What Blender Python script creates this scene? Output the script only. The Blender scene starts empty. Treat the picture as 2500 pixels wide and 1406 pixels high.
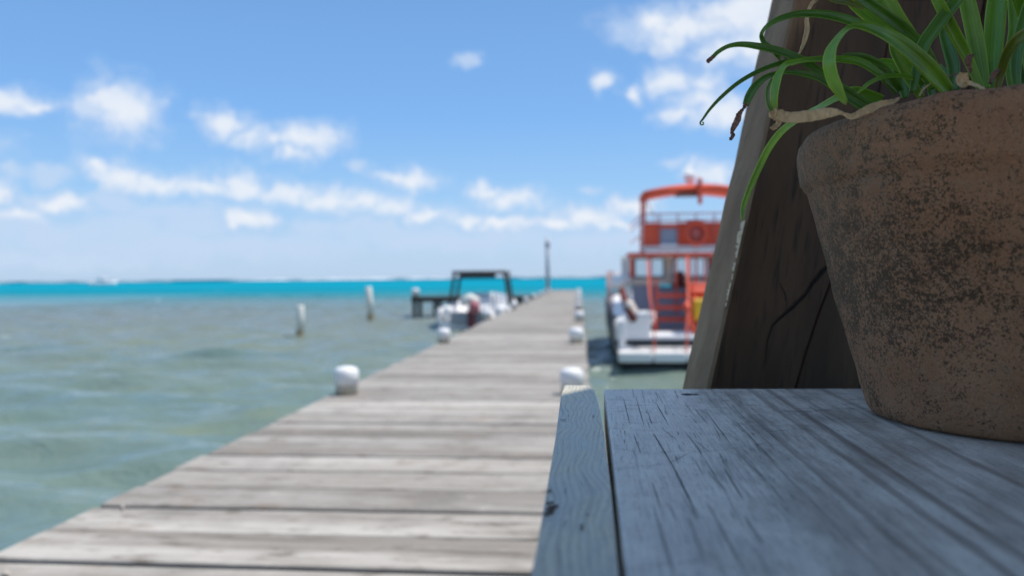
import bpy, math, random
import numpy as np
from mathutils import Vector, Matrix, noise as mn
R = math.radians
rng = random.Random(7)
SC = bpy.context.scene
COL = SC.collection

# ------------------------------------------------------------------ camera
WATER, PIER, CAMZ = 0.0, 1.0, 1.9
TABLE = CAMZ - 0.116
F = 1889.0                                   # focal length in photograph pixels
cam_d = bpy.data.cameras.new('camera')
cam = bpy.data.objects.new('camera', cam_d)
COL.objects.link(cam)
SC.camera = cam
cam_d.sensor_width = 36
cam_d.lens = 36 * F / 2500
cam_d.clip_start = 0.02
cam_d.clip_end = 30000
ROT = (Matrix.Rotation(R(5.0), 4, 'Z') @ Matrix.Rotation(R(90 - 0.82), 4, 'X') @ Matrix.Rotation(R(-0.52), 4, 'Z'))
cam.matrix_world = Matrix.Translation((0, 0, CAMZ)) @ ROT
O = Vector((0, 0, CAMZ))
R3 = ROT.to_3x3()
FWD = (R3 @ Vector((0, 0, -1))).normalized()
RGT = (R3 @ Vector((1, 0, 0))).normalized()
UP = (R3 @ Vector((0, 1, 0))).normalized()
cam_d.dof.use_dof = True
cam_d.dof.focus_distance = 0.63
cam_d.dof.aperture_fstop = 5.0

def ray(u, v):
    return R3 @ Vector(((u - 1250) / F, (703 - v) / F, -1.0))
def at_z(u, v, z):
    d = ray(u, v)
    return O + d * ((z - CAMZ) / d.z)
def at_d(u, v, dep):
    return O + ray(u, v) * dep
def at_plane(u, v, p0, n):
    d = ray(u, v)
    return O + d * ((p0 - O).dot(n) / d.dot(n))

# ------------------------------------------------------------------ node helpers
class NT:
    def __init__(s, tree):
        s.t = tree
    def n(s, typ, props=None, **ins):
        nd = s.t.nodes.new(typ)
        for k, v in (props or {}).items():
            setattr(nd, k, v)
        for k, v in ins.items():
            key = int(k[1:]) if k[0] == '_' and k[1:].isdigit() else k.replace('_', ' ')
            s.set(nd.inputs[key], v)
        return nd
    def set(s, sock, v):
        if isinstance(v, bpy.types.NodeSocket):
            s.t.links.new(v, sock)
        elif isinstance(v, bpy.types.Node):
            s.t.links.new(v.outputs[0], sock)
        else:
            sock.default_value = v
    def math(s, op, a, b=0.0, c=0.0, clamp=False):
        return s.n('ShaderNodeMath', {'operation': op, 'use_clamp': clamp}, _0=a, _1=b, _2=c).outputs[0]
    def mix(s, f, a, b, mode='MIX'):
        nd = s.t.nodes.new('ShaderNodeMix')
        nd.data_type = 'RGBA'
        nd.blend_type = mode
        s.set(nd.inputs[0], f); s.set(nd.inputs[6], a); s.set(nd.inputs[7], b)
        return nd.outputs[2]
    def ramp(s, f, stops, interp='LINEAR'):
        nd = s.t.nodes.new('ShaderNodeValToRGB')
        cr = nd.color_ramp
        cr.interpolation = interp
        while len(cr.elements) > 1:
            cr.elements.remove(cr.elements[-1])
        for i, (p, c) in enumerate(stops):
            e = cr.elements[0] if i == 0 else cr.elements.new(p)
            e.position = p
            e.color = c if hasattr(c, '__len__') else (c, c, c, 1)
        s.set(nd.inputs[0], f)
        return nd.outputs[0]
    def mapr(s, f, a, b, c=0.0, d=1.0, smooth=True):
        nd = s.n('ShaderNodeMapRange', {'interpolation_type': 'SMOOTHSTEP' if smooth else 'LINEAR', 'clamp': True})
        for i, v in enumerate((f, a, b, c, d)):
            s.set(nd.inputs[i], v)
        return nd.outputs[0]
    def noise(s, vec, scale, detail=4, rough=0.55, dist=0.0, w=None):
        nd = s.n('ShaderNodeTexNoise', Vector=vec, Scale=scale, Detail=detail, Roughness=rough, Distortion=dist)
        return nd.outputs[0]
    def mapping(s, vec, scale=(1, 1, 1), loc=(0, 0, 0), rot=(0, 0, 0)):
        return s.n('ShaderNodeMapping', Vector=vec, Scale=scale, Location=loc, Rotation=rot).outputs[0]
    def bump(s, h, strength=0.5, dist=0.01, normal=None):
        nd = s.n('ShaderNodeBump', Strength=strength, Distance=dist, Height=h)
        if normal is not None:
            s.set(nd.inputs['Normal'], normal)
        return nd.outputs[0]

def c4(c):
    return (c[0], c[1], c[2], 1.0)
def new_mat(name):
    m = bpy.data.materials.new(name)
    m.use_nodes = True
    nt = m.node_tree
    nt.nodes.clear()
    T = NT(nt)
    out = T.n('ShaderNodeOutputMaterial')
    p = T.n('ShaderNodeBsdfPrincipled')
    nt.links.new(p.outputs[0], out.inputs[0])
    return m, T, p, out

def paint(name, col, rough=0.45, var=0.12, scale=3.0, bump=0.0, dirt=None, metal=0.0):
    m, T, p, out = new_mat(name)
    tc = T.n('ShaderNodeTexCoord').outputs['Object']
    nz = T.noise(tc, scale, 5, 0.6)
    a = c4([c * (1 - var) for c in col]); b = c4([min(1, c * (1 + var)) for c in col])
    c = T.mix(nz, a, b)
    if dirt:
        d = T.mapr(T.noise(tc, scale * 2.3, 6, 0.65), 0.55, 0.72, 0, 0.7)
        c = T.mix(d, c, c4(dirt))
    T.set(p.inputs['Base Color'], c)
    p.inputs['Roughness'].default_value = rough
    p.inputs['Metallic'].default_value = metal
    if bump:
        T.set(p.inputs['Normal'], T.bump(T.noise(tc, scale * 12, 5), bump, 0.004))
    return m

# ------------------------------------------------------------------ mesh helpers
class MB:
    def __init__(s):
        s.v = []; s.f = []; s.m = []; s.uv = {}; s.sm = []
    def add(s, vs, fs, mi=0, smooth=False):
        o = len(s.v)
        s.v += [tuple(v) for v in vs]
        for f in fs:
            s.f.append([o + i for i in f]); s.m.append(mi); s.sm.append(smooth)
        return o
    def box(s, c, d, rot=None, mi=0, bev=0.0):
        """box with optional bevelled edges (top/bottom chamfer along z and verticals)"""
        hx, hy, hz = d[0] / 2, d[1] / 2, d[2] / 2
        c = Vector(c)
        b = min(bev, hx * .9, hy * .9, hz * .9)
        if b <= 0:
            vs = [(x, y, z) for z in (-hz, hz) for (x, y) in ((-hx, -hy), (hx, -hy), (hx, hy), (-hx, hy))]
            fs = [(3, 2, 1, 0), (4, 5, 6, 7)] + [(i, (i + 1) % 4, 4 + (i + 1) % 4, 4 + i) for i in range(4)]
        else:
            def ring(z, ix, iy):
                X, Y = hx - ix, hy - iy
                return [(-X + b, -Y, z), (X - b, -Y, z), (X, -Y + b, z), (X, Y - b, z), (X - b, Y, z), (-X + b, Y, z), (-X, Y - b, z), (-X, -Y + b, z)]
            vs = ring(-hz, b * .8, b * .8) + ring(-hz + b, 0, 0) + ring(hz - b, 0, 0) + ring(hz, b * .8, b * .8)
            fs = [tuple(range(7, -1, -1)), tuple(range(24, 32))]
            for k in range(3):
                fs += [(k * 8 + i, k * 8 + (i + 1) % 8, k * 8 + 8 + (i + 1) % 8, k * 8 + 8 + i) for i in range(8)]
        if rot is not None:
            vs = [rot @ Vector(v) for v in vs]
        s.add([Vector(v) + c for v in vs], fs, mi)
    def tube(s, pts, r, n=8, mi=0, caps=True, smooth=True):
        pts = [Vector(p) for p in pts]
        rs = r if hasattr(r, '__len__') else [r] * len(pts)
        rings = []
        t0 = (pts[1] - pts[0]).normalized()
        a = t0.orthogonal().normalized()
        for i, p in enumerate(pts):
            t = (pts[min(i + 1, len(pts) - 1)] - pts[max(i - 1, 0)]).normalized()
            a = (a - t * a.dot(t)).normalized()
            b = t.cross(a)
            rings.append([p + (a * math.cos(2 * math.pi * k / n) + b * math.sin(2 * math.pi * k / n)) * rs[i] for k in range(n)])
        vs = [v for rg in rings for v in rg]
        fs = []
        for i in range(len(pts) - 1):
            for k in range(n):
                fs.append((i * n + k, i * n + (k + 1) % n, (i + 1) * n + (k + 1) % n, (i + 1) * n + k))
        if caps:
            fs.append(tuple(range(n - 1, -1, -1)))
            fs.append(tuple((len(pts) - 1) * n + k for k in range(n)))
        s.add(vs, fs, mi, smooth)
    def lathe(s, prof, n=48, c=(0, 0, 0), mi=0, fn=None, smooth=True):
        vs = []
        for (r, z) in prof:
            for k in range(n):
                a = 2 * math.pi * k / n
                rr, zz = (r, z) if fn is None else fn(r, z, a)
                vs.append((c[0] + rr * math.cos(a), c[1] + rr * math.sin(a), c[2] + zz))
        fs = []
        for i in range(len(prof) - 1):
            for k in range(n):
                fs.append((i * n + k, i * n + (k + 1) % n, (i + 1) * n + (k + 1) % n, (i + 1) * n + k))
        if prof[0][0] > 1e-4:
            fs.append(tuple(range(n - 1, -1, -1)))
        if prof[-1][0] > 1e-4:
            fs.append(tuple((len(prof) - 1) * n + k for k in range(n)))
        s.add(vs, fs, mi, smooth)
    def loft(s, secs, mi=0, smooth=True, closed=False, caps=False):
        n = len(secs[0])
        vs = [p for sc in secs for p in sc]
        fs = []
        m = n if closed else n - 1
        for i in range(len(secs) - 1):
            for k in range(m):
                fs.append((i * n + k, i * n + (k + 1) % n, (i + 1) * n + (k + 1) % n, (i + 1) * n + k))
        if caps:
            fs.append(tuple(range(n - 1, -1, -1)))
            fs.append(tuple((len(secs) - 1) * n + k for k in range(n)))
        s.add(vs, fs, mi, smooth)
    def quad(s, a, b, c, d, mi=0):
        s.add([a, b, c, d], [(0, 1, 2, 3)], mi)
    def build(s, name, mats, parent=None, loc=None):
        me = bpy.data.meshes.new(name)
        me.from_pydata(s.v, [], s.f)
        for m in (mats if isinstance(mats, (list, tuple)) else [mats]):
            me.materials.append(m)
        me.polygons.foreach_set('material_index', s.m)
        me.polygons.foreach_set('use_smooth', s.sm)
        if s.uv:
            lay = me.uv_layers.new(name='UVMap')
            for l in me.loops:
                lay.data[l.index].uv = s.uv.get(l.vertex_index, (0, 0))
        me.update()
        o = bpy.data.objects.new(name, me)
        COL.objects.link(o)
        if parent is not None:
            o.parent = parent
        if loc is not None:
            o.location = loc
        return o

def tag(o, label=None, cat=None, group=None, kind=None):
    if label: o['label'] = label
    if cat: o['category'] = cat
    if group: o['group'] = group
    if kind: o['kind'] = kind
    return o
def empty(name, loc=(0, 0, 0), rz=0.0):
    o = bpy.data.objects.new(name, None)
    COL.objects.link(o)
    o.location = loc
    o.rotation_euler = (0, 0, rz)
    o.empty_display_size = 0.1
    return o
def copy_tree(o, parent=None):
    c = o.copy()
    COL.objects.link(c)
    if parent is not None:
        c.parent = parent
    for ch in list(o.children):
        copy_tree(ch, c)
    return c

# ------------------------------------------------------------------ light
SUN_EL, SUN_AZ = R(65), R(78)
S = Vector((math.sin(SUN_AZ) * math.cos(SUN_EL), math.cos(SUN_AZ) * math.cos(SUN_EL), math.sin(SUN_EL)))
sd = bpy.data.lights.new('sun', 'SUN')
sd.energy = 3.9
sd.angle = R(0.53)
sd.color = (1.0, 0.95, 0.88)
so = bpy.data.objects.new('sun', sd)
COL.objects.link(so)
so.rotation_euler = S.to_track_quat('Z', 'Y').to_euler()
so.location = (0, 0, 50)

SC.view_settings.view_transform = 'Standard'
SC.view_settings.look = 'None'
SC.view_settings.gamma = 1
SC.view_settings.exposure = 0.35

# ------------------------------------------------------------------ sky with clouds
W = bpy.data.worlds.new('World')
SC.world = W
W.use_nodes = True
W.node_tree.nodes.clear()
T = NT(W.node_tree)
wout = T.n('ShaderNodeOutputWorld')
bg = T.n('ShaderNodeBackground')
bg.inputs['Strength'].default_value = 0.12
T.set(wout.inputs[0], bg)
sky = T.n('ShaderNodeTexSky', {'sky_type': 'NISHITA', 'sun_disc': False, 'sun_elevation': SUN_EL, 'sun_rotation': SUN_AZ,
                               'altitude': 0, 'air_density': 1.0, 'dust_density': 0.6, 'ozone_density': 1.6})
gen = T.n('ShaderNodeTexCoord').outputs['Generated']
sep = T.n('ShaderNodeSeparateXYZ', Vector=gen)
az = T.math('ARCTAN2', sep.outputs[0], sep.outputs[1])
el = T.math('ARCSINE', sep.outputs[2])
P = T.n('ShaderNodeCombineXYZ', X=az, Y=el, Z=0.0).outputs[0]
# billowing of the outlines
w1 = T.n('ShaderNodeTexNoise', Vector=P, Scale=24.0, Detail=5.0, Roughness=0.6).outputs['Color']
w2 = T.n('ShaderNodeVectorMath', {'operation': 'SUBTRACT'}, _0=w1, _1=(0.5, 0.5, 0.5)).outputs[0]
w3 = T.n('ShaderNodeVectorMath', {'operation': 'MULTIPLY_ADD'}, _0=w2, _1=(0.07, 0.042, 0.0), _2=P).outputs[0]
w1b = T.n('ShaderNodeTexNoise', Vector=P, Scale=8.0, Detail=2.0, Roughness=0.5).outputs['Color']
w2b = T.n('ShaderNodeVectorMath', {'operation': 'SUBTRACT'}, _0=w1b, _1=(0.5, 0.5, 0.5)).outputs[0]
P2 = T.n('ShaderNodeVectorMath', {'operation': 'MULTIPLY_ADD'}, _0=w2b, _1=(0.03, 0.02, 0.0), _2=w3).outputs[0]

def blobs(lst):
    acc = None
    for (u, v, ru, rv) in lst:
        d = ray(u, v).normalized()
        a, e = math.atan2(d.x, d.y), math.asin(d.z)
        ix, iy = F / ru * 0.92, F / rv * 0.92
        q = T.n('ShaderNodeVectorMath', {'operation': 'MULTIPLY_ADD'}, _0=P2, _1=(ix, iy, 0), _2=(-a * ix, -e * iy, 0)).outputs[0]
        l = T.n('ShaderNodeVectorMath', {'operation': 'LENGTH'}, _0=q).outputs['Value']
        acc = l if acc is None else T.n('ShaderNodeMath', {'operation': 'SMOOTH_MIN'}, _0=acc, _1=l, _2=0.35).outputs[0]
    return acc
bright = [(285, 270, 95, 72), (250, 245, 55, 45), (335, 285, 60, 45),
          (540, 295, 80, 40), (610, 330, 50, 28), (760, 335, 100, 42), (665, 335, 60, 22), (720, 375, 60, 28),
          (245, 405, 70, 30), (310, 428, 80, 30), (390, 445, 95, 30), (480, 458, 90, 28), (585, 450, 85, 44), (690, 475, 100, 34), (790, 488, 100, 36), (880, 492, 90, 38), (960, 505, 90, 38), (1050, 520, 90, 30), (1140, 532, 90, 22),
          (1240, 548, 90, 22), (1350, 545, 70, 20), (1430, 530, 80, 26), (1545, 500, 70, 24), (1500, 548, 80, 18), (615, 535, 50, 20), (150, 490, 70, 20), (60, 525, 50, 26), (-20, 470, 40, 34), (1010, 435, 85, 34), (950, 430, 50, 18), (1255, 485, 95, 34), (1190, 470, 50, 20),
          (1700, 60, 150, 50), (1640, 100, 80, 38), (1800, 40, 120, 70), (1850, 110, 110, 60), (1760, 130, 90, 36), (1590, 50, 60, 24), (1840, 10, 140, 70), (1900, 60, 160, 110),
          (1475, 207, 32, 32), (1545, 230, 28, 22), (1625, 195, 62, 42), (1700, 240, 90, 42), (1720, 200, 60, 30), (1660, 280, 70, 22), (1760, 270, 90, 50),
          (1750, 430, 70, 34), (1690, 418, 30, 24), (35, 235, 80, 30), (90, 260, 50, 22),
          (2100, 150, 160, 70), (2400, 60, 200, 90), (-300, 330, 190, 60), (-800, 300, 220, 80), (2900, 330, 260, 70), (-500, 30, 200, 60)]
faint = [(1150, 150, 34, 18), (120, 420, 50, 22), (130, 485, 90, 26), (0, 470, 30, 40), (50, 530, 60, 40), (300, 500, 70, 30), (320, 560, 110, 40), (480, 545, 110, 28), (610, 530, 55, 24), (150, 570, 170, 35), (760, 550, 90, 22),
         (1420, 525, 90, 30), (1300, 545, 150, 22), (1540, 495, 70, 26), (20, 410, 40, 18), (1440, 465, 30, 12), (860, 410, 40, 14), (500, 600, 460, 36), (1100, 585, 360, 32), (100, 630, 340, 26), (1500, 590, 280, 32), (60, 560, 120, 40), (420, 520, 160, 30), (900, 560, 180, 26), (300, 460, 30, 20), (1630, 395, 40, 14), (1580, 60, 120, 50)]
fine = T.noise(P2, 30.0, 6, 0.6)
fine2 = T.noise(P2, 90.0, 4, 0.6)
fsum = T.math('ADD', T.math('MULTIPLY', fine, 0.9), T.math('MULTIPLY', fine2, 0.45))
def dens(l, lo, hi, amp):
    x = T.math('SUBTRACT', T.math('ADD', T.math('SUBTRACT', 1.0, l), T.math('MULTIPLY', fsum, amp)), 0.675 * amp)
    return T.mapr(x, lo, hi, 0, amp if False else 1)
db = T.math('MULTIPLY', dens(blobs(bright), -0.30, 0.98, 1.35), 0.92)
df = T.math('MULTIPLY', dens(blobs(faint), -0.25, 0.8, 1.2), 0.72)
a_tot = T.math('SUBTRACT', 1.0, T.math('MULTIPLY', T.math('SUBTRACT', 1.0, db), T.math('SUBTRACT', 1.0, df)), clamp=True)
# sky colour graded a little towards the clear tropical blue
skyc = T.n('ShaderNodeHueSaturation', Color=sky.outputs[0], Saturation=1.0, Value=1.0, Hue=0.5).outputs[0]
KS = 1.0 / (0.12 * 2 ** 0.35)
def kc(r, g, b): return (r * KS, g * KS, b * KS, 1)
grad = T.ramp(T.math('MAXIMUM', sep.outputs[2], 0.0), [(0.0, kc(.47, .65, .90)), (0.04, kc(.43, .63, .91)), (0.10, kc(.31, .575, .93)), (0.20, kc(.203, .462, .90)), (0.35, kc(.165, .37, .76)), (0.6, kc(.23, .39, .66)), (1.0, kc(.28, .40, .60))])
skyc = T.mix(0.84, skyc, grad)
shade = T.noise(P, 40.0, 5, 0.6)
ccol = T.mix(T.mapr(T.math('ADD', T.math('MULTIPLY', db, 0.75), T.math('MULTIPLY', shade, 0.5)), 0.35, 1.05), kc(.58, .71, .91), kc(.86, .90, .96))
skyf = T.mix(a_tot, skyc, ccol)
T.set(bg.inputs['Color'], skyf)

# ------------------------------------------------------------------ materials
def wood_mat(name, axis, c_lo, c_hi, c_dark, rough=0.8, bump=0.5, fine=1.0, island=True, stain=None):
    """weathered wood; grain along local axis 0/1/2"""
    m, T, p, out = new_mat(name)
    tc = T.n('ShaderNodeTexCoord').outputs['Object']
    vec = tc
    if island:
        rnd = T.n('ShaderNodeNewGeometry').outputs['Random Per Island']
        off = T.n('ShaderNodeCombineXYZ', X=T.math('MULTIPLY', rnd, 37.0), Y=T.math('MULTIPLY', rnd, 71.0), Z=T.math('MULTIPLY', rnd, 13.0)).outputs[0]
        vec = T.n('ShaderNodeVectorMath', {'operation': 'ADD'}, _0=tc, _1=off).outputs[0]
    s1 = [1.0, 1.0, 1.0]; s1[axis] = 0.05
    s2 = [1.0, 1.0, 1.0]; s2[axis] = 0.12
    g1 = T.noise(T.mapping(vec, s1), 55 * fine, 6, 0.65, 0.4)
    g2 = T.noise(T.mapping(vec, s2), 9 * fine, 4, 0.55, 0.3)
    g3 = T.noise(vec, 1.7, 4, 0.6)
    g4 = T.noise(vec, 7.0 * fine, 5, 0.65)
    c = T.mix(T.mapr(g2, 0.36, 0.64), c4(c_lo), c4(c_hi))
    if island:
        c = T.mix(T.mapr(rnd, 0, 1, 0.0, 0.6), c, c4([(a + b) * .5 * 1.12 for a, b in zip(c_lo, c_hi)]))
        bri = T.math('ADD', 0.77, T.math('MULTIPLY', T.n('ShaderNodeTexWhiteNoise', {'noise_dimensions': '1D'}, W=T.math('MULTIPLY', rnd, 91.7)).outputs[0], 0.36))
        c = T.mix(1.0, c, T.n('ShaderNodeCombineXYZ', X=bri, Y=bri, Z=bri).outputs[0], 'MULTIPLY')
    c = T.mix(T.mapr(g1, 0.52, 0.75, 0, 0.75), c, c4(c_dark))
    c = T.mix(T.mapr(g3, 0.5, 0.75, 0, 0.55), c, c4([x * 0.55 for x in c_lo]))
    if stain:
        c = T.mix(T.mapr(g4, 0.56, 0.74, 0, 0.6), c, c4(stain))
        s5 = [1.0, 1.0, 1.0]; s5[axis] = 0.35
        g5 = T.noise(T.mapping(vec, s5), 16, 6, 0.72)
        c = T.mix(T.mapr(g5, 0.52, 0.68, 0, 0.75), c, c4([c_lo[0] * 0.55, c_lo[1] * 0.5, c_lo[2] * 0.45]))
        c = T.mix(T.mapr(g5, 0.44, 0.28, 0, 0.6), c, c4([x * 1.22 for x in c_hi]))
    T.set(p.inputs['Base Color'], c)
    p.inputs['Roughness'].default_value = rough
    h = T.math('ADD', T.math('MULTIPLY', g1, -0.6), T.math('MULTIPLY', g4, 0.4))
    T.set(p.inputs['Normal'], T.bump(h, bump, 0.004))
    return m

M = {}
M['pier'] = wood_mat('weathered_pier_wood', 0, (0.215, 0.192, 0.166), (0.405, 0.378, 0.342), (0.075, 0.062, 0.052), 0.85, 0.6, 0.5, True, (0.22, 0.16, 0.11))
M['dark_wood'] = wood_mat('dark_timber', 0, (0.05, 0.042, 0.036), (0.09, 0.075, 0.062), (0.02, 0.016, 0.013), 0.8, 0.4)
M['white'] = paint('white_gelcoat', (0.84, 0.82, 0.80), 0.3, 0.04, 2.0)
M['white_dirty'] = paint('white_cap_paint', (0.74, 0.74, 0.74), 0.5, 0.05, 6.0, 0, (0.5, 0.46, 0.38))
M['post_wood'] = paint('post_wood', (0.48, 0.45, 0.37), 0.8, 0.2, 9.0, 0.4, (0.16, 0.14, 0.10))
M['pole_wood'] = paint('pole_pvc', (0.66, 0.66, 0.60), 0.6, 0.12, 4.0, 0.2, (0.25, 0.25, 0.2))
M['red'] = paint('red_paint', (0.76, 0.10, 0.045), 0.4, 0.15, 2.5)
M['red_cloth'] = paint('red_canvas', (0.76, 0.105, 0.05), 0.8, 0.18, 3.0, 0.1)
M['dark_red'] = paint('dark_red_lining', (0.12, 0.02, 0.015), 0.8, 0.2, 3.0)
M['blue_grey'] = paint('blue_grey_panel', (0.30, 0.32, 0.41), 0.5, 0.08, 2.0)
M['side_shade'] = paint('shaded_hull_side', (0.045, 0.06, 0.10), 0.35, 0.15, 1.5)  # dark blue standing for the shaded side of the white hull
M['black'] = paint('black_paint', (0.012, 0.013, 0.015), 0.4, 0.2, 4.0)
M['bottom_black'] = paint('black_bottom', (0.015, 0.016, 0.018), 0.7, 0.3, 3.0)  # plain black for hull bottom and waterline band
M['beige'] = paint('beige_trim', (0.70, 0.60, 0.52), 0.5, 0.1, 3.0)
M['brown'] = paint('brown_trim', (0.20, 0.085, 0.05), 0.5, 0.1, 3.0)
M['grey'] = paint('grey_metal', (0.32, 0.33, 0.35), 0.4, 0.1, 3.0)
M['dark_grey'] = paint('dark_grey_metal', (0.10, 0.105, 0.115), 0.5, 0.15, 3.0)
M['yellow'] = paint('yellow_plastic', (0.75, 0.42, 0.02), 0.45, 0.05, 3.0)
M['maroon'] = paint('maroon_cowl', (0.09, 0.012, 0.02), 0.35, 0.1, 3.0)
M['pink_red'] = paint('faded_red_cowl', (0.42, 0.13, 0.14), 0.45, 0.1, 3.0)
M['pink'] = paint('faded_red_rail', (0.60, 0.15, 0.13), 0.5, 0.1, 3.0)
m, T, p, out = new_mat('window_glass')
p.inputs['Base Color'].default_value = (0.8, 0.9, 0.94, 1); p.inputs['Roughness'].default_value = 0.05
p.inputs['Transmission Weight'].default_value = 0.8; p.inputs['IOR'].default_value = 1.1
M['glass'] = m

# ------------------------------------------------------------------ water
m, T, p, out = new_mat('sea_water')
geo = T.n('ShaderNodeNewGeometry')
pos = geo.outputs['Position']
sp = T.n('ShaderNodeSeparateXYZ', Vector=pos)
yy = sp.outputs[1]
wob = T.noise(T.mapping(pos, (0.02, 0.05, 0.05)), 1.0, 3, 0.5)
ylog = T.math('LOGARITHM', T.math('MAXIMUM', T.math('ADD', yy, 0.0), 1.0), 10.0)
ylog = T.math('ADD', ylog, T.math('MULTIPLY', T.math('SUBTRACT', wob, 0.5), 0.22))
stops = [(0.0, (0.128, 0.190, 0.160, 1)), (0.27, (0.150, 0.208, 0.172, 1)), (0.345, (0.180, 0.220, 0.188, 1)), (0.39, (0.180, 0.215, 0.200, 1)),
         (0.435, (0.150, 0.225, 0.240, 1)), (0.475, (0.050, 0.21, 0.25, 1)), (0.515, (0.010, 0.21, 0.285, 1)), (0.60, (0.007, 0.245, 0.345, 1)), (0.68, (0.006, 0.225, 0.32, 1)), (0.72, (0.004, 0.10, 0.15, 1)), (1.0, (0.004, 0.08, 0.13, 1))]
base = T.ramp(T.math('MULTIPLY', ylog, 0.25), stops)
patch = T.noise(T.mapping(pos, (0.16, 0.4, 0.4)), 1.0, 4, 0.6)
base = T.mix(T.math('MULTIPLY', T.mapr(patch, 0.5, 0.7), T.mapr(ylog, 1.75, 1.2, 0, 0.55)), base, (0.20, 0.225, 0.115, 1))
base = T.mix(T.math('MULTIPLY', T.mapr(patch, 0.5, 0.3), T.mapr(ylog, 1.9, 1.2, 0, 0.5)), base, (0.085, 0.16, 0.155, 1))
foam_glint_n = T.noise(T.mapping(pos, (0.35, 1.0, 1.0)), 0.55, 5, 0.62)
foam = T.math('MULTIPLY', T.mapr(foam_glint_n, 0.685, 0.71), T.mapr(ylog, 1.0, 1.5))  # white specks: foam, and sun glints painted into the colour
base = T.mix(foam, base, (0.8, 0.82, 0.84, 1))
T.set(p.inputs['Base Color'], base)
T.set(p.inputs['Roughness'], T.mapr(ylog, 1.0, 2.2, 0.08, 0.35))
p.inputs['IOR'].default_value = 1.42
T.set(p.inputs['Specular IOR Level'], T.mapr(ylog, 1.15, 2.0, 0.8, 0.0))
r1 = T.noise(T.mapping(pos, (0.8, 1.6, 1.0)), 2.2, 5, 0.6, 0.6)
r2 = T.noise(T.mapping(pos, (0.25, 0.7, 1.0)), 0.5, 4, 0.6, 0.3)
nb = T.bump(T.math('ADD', T.math('MULTIPLY', r1, 0.45), T.math('MULTIPLY', r2, 1.0)), 0.55, 0.35)
T.set(p.inputs['Normal'], nb)
M['water'] = m

X0, X1, Y0, Y1, DX, DY = -46.0, 30.0, -6.0, 92.0, 0.17, 0.12
nx, ny = int((X1 - X0) / DX) + 1, int((Y1 - Y0) / DY) + 1
gx, gy = np.meshgrid(np.linspace(X0, X1, nx), np.linspace(Y0, Y1, ny))
gz = np.zeros_like(gx)
r_ = np.random.RandomState(3)
for i in range(20):
    lam = 0.45 * (2.6 / 0.45) ** r_.rand()
    th = math.pi + r_.normal(0, 0.30)          # running towards the shore
    k = 2 * math.pi / lam
    dx, dy = math.sin(th), math.cos(th)
    ph = r_.rand() * 6.28
    ampl = 0.026 * lam ** 0.8 * (0.6 + 0.8 * r_.rand())
    s_ = np.sin(k * (gx * dx + gy * dy) + ph + 0.6 * np.sin(0.23 * gx + 0.31 * gy + i))
    gz += ampl * (np.exp(s_ - 1) * 1.5 - 0.7)
edge = np.minimum(np.minimum(gx - X0, X1 - gx), np.minimum(gy - Y0, Y1 - gy))
gz *= np.clip(edge / 6.0, 0, 1)
verts = np.stack([gx.ravel(), gy.ravel(), gz.ravel()], 1)
idx = np.arange(nx * ny).reshape(ny, nx)
q = np.stack([idx[:-1, :-1].ravel(), idx[:-1, 1:].ravel(), idx[1:, 1:].ravel(), idx[1:, :-1].ravel()], 1)
far = 14000.0
ev = np.array([(X0, Y0, 0), (X1, Y0, 0), (X1, Y1, 0), (X0, Y1, 0), (-far, -400, 0), (far, -400, 0), (far, far, 0), (-far, far, 0)], float)
n0 = len(verts)
verts = np.concatenate([verts, ev])
eq = np.array([(4, 5, 1, 0), (5, 6, 2, 1), (6, 7, 3, 2), (7, 4, 0, 3)]) + n0
q = np.concatenate([q, eq])
me = bpy.data.meshes.new('sea')
me.vertices.add(len(verts)); me.vertices.foreach_set('co', verts.astype(np.float32).ravel())
me.loops.add(q.size); me.loops.foreach_set('vertex_index', q.astype(np.int32).ravel())
me.polygons.add(len(q)); me.polygons.foreach_set('loop_start', (np.arange(len(q)) * 4).astype(np.int32))
me.polygons.foreach_set('use_smooth', np.ones(len(q), bool))
me.update(calc_edges=True); me.validate()
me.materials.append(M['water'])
sea = bpy.data.objects.new('water', me)
COL.objects.link(sea)
tag(sea, kind='structure', label='shallow green sea turning turquoise towards the reef', cat='water')

# white breakers on the far reef
sb = MB()
for (u0, u1, D, hmax) in ((560, 1120, 1200, 2.6), (60, 420, 1150, 1.2), (1260, 1480, 1250, 1.3), (-200, 40, 1180, 1.6), (1480, 2100, 1250, 1.5)):
    secs = []
    n = 90
    for i in range(n + 1):
        u = u0 + (u1 - u0) * i / n
        d = ray(u, 690); d.z = 0
        pnt = d * D
        e = math.sin(math.pi * i / n) ** 0.3
        h = hmax * e * max(0.08, mn.noise(Vector((u * 0.02, D * .1, 0))) * 0.9 + 0.55)
        secs.append([(pnt.x, pnt.y - 4, 0.02), (pnt.x, pnt.y - 1.2, h * .8), (pnt.x, pnt.y, h), (pnt.x, pnt.y + 4, 0.02)])
    sb.loft(secs)
surf = sb.build('surf', paint('surf_foam', (0.8, 0.82, 0.84), 0.9, 0.05, 0.1))
tag(surf, 'white breakers along the far reef under the horizon', 'surf', kind='stuff')

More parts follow.
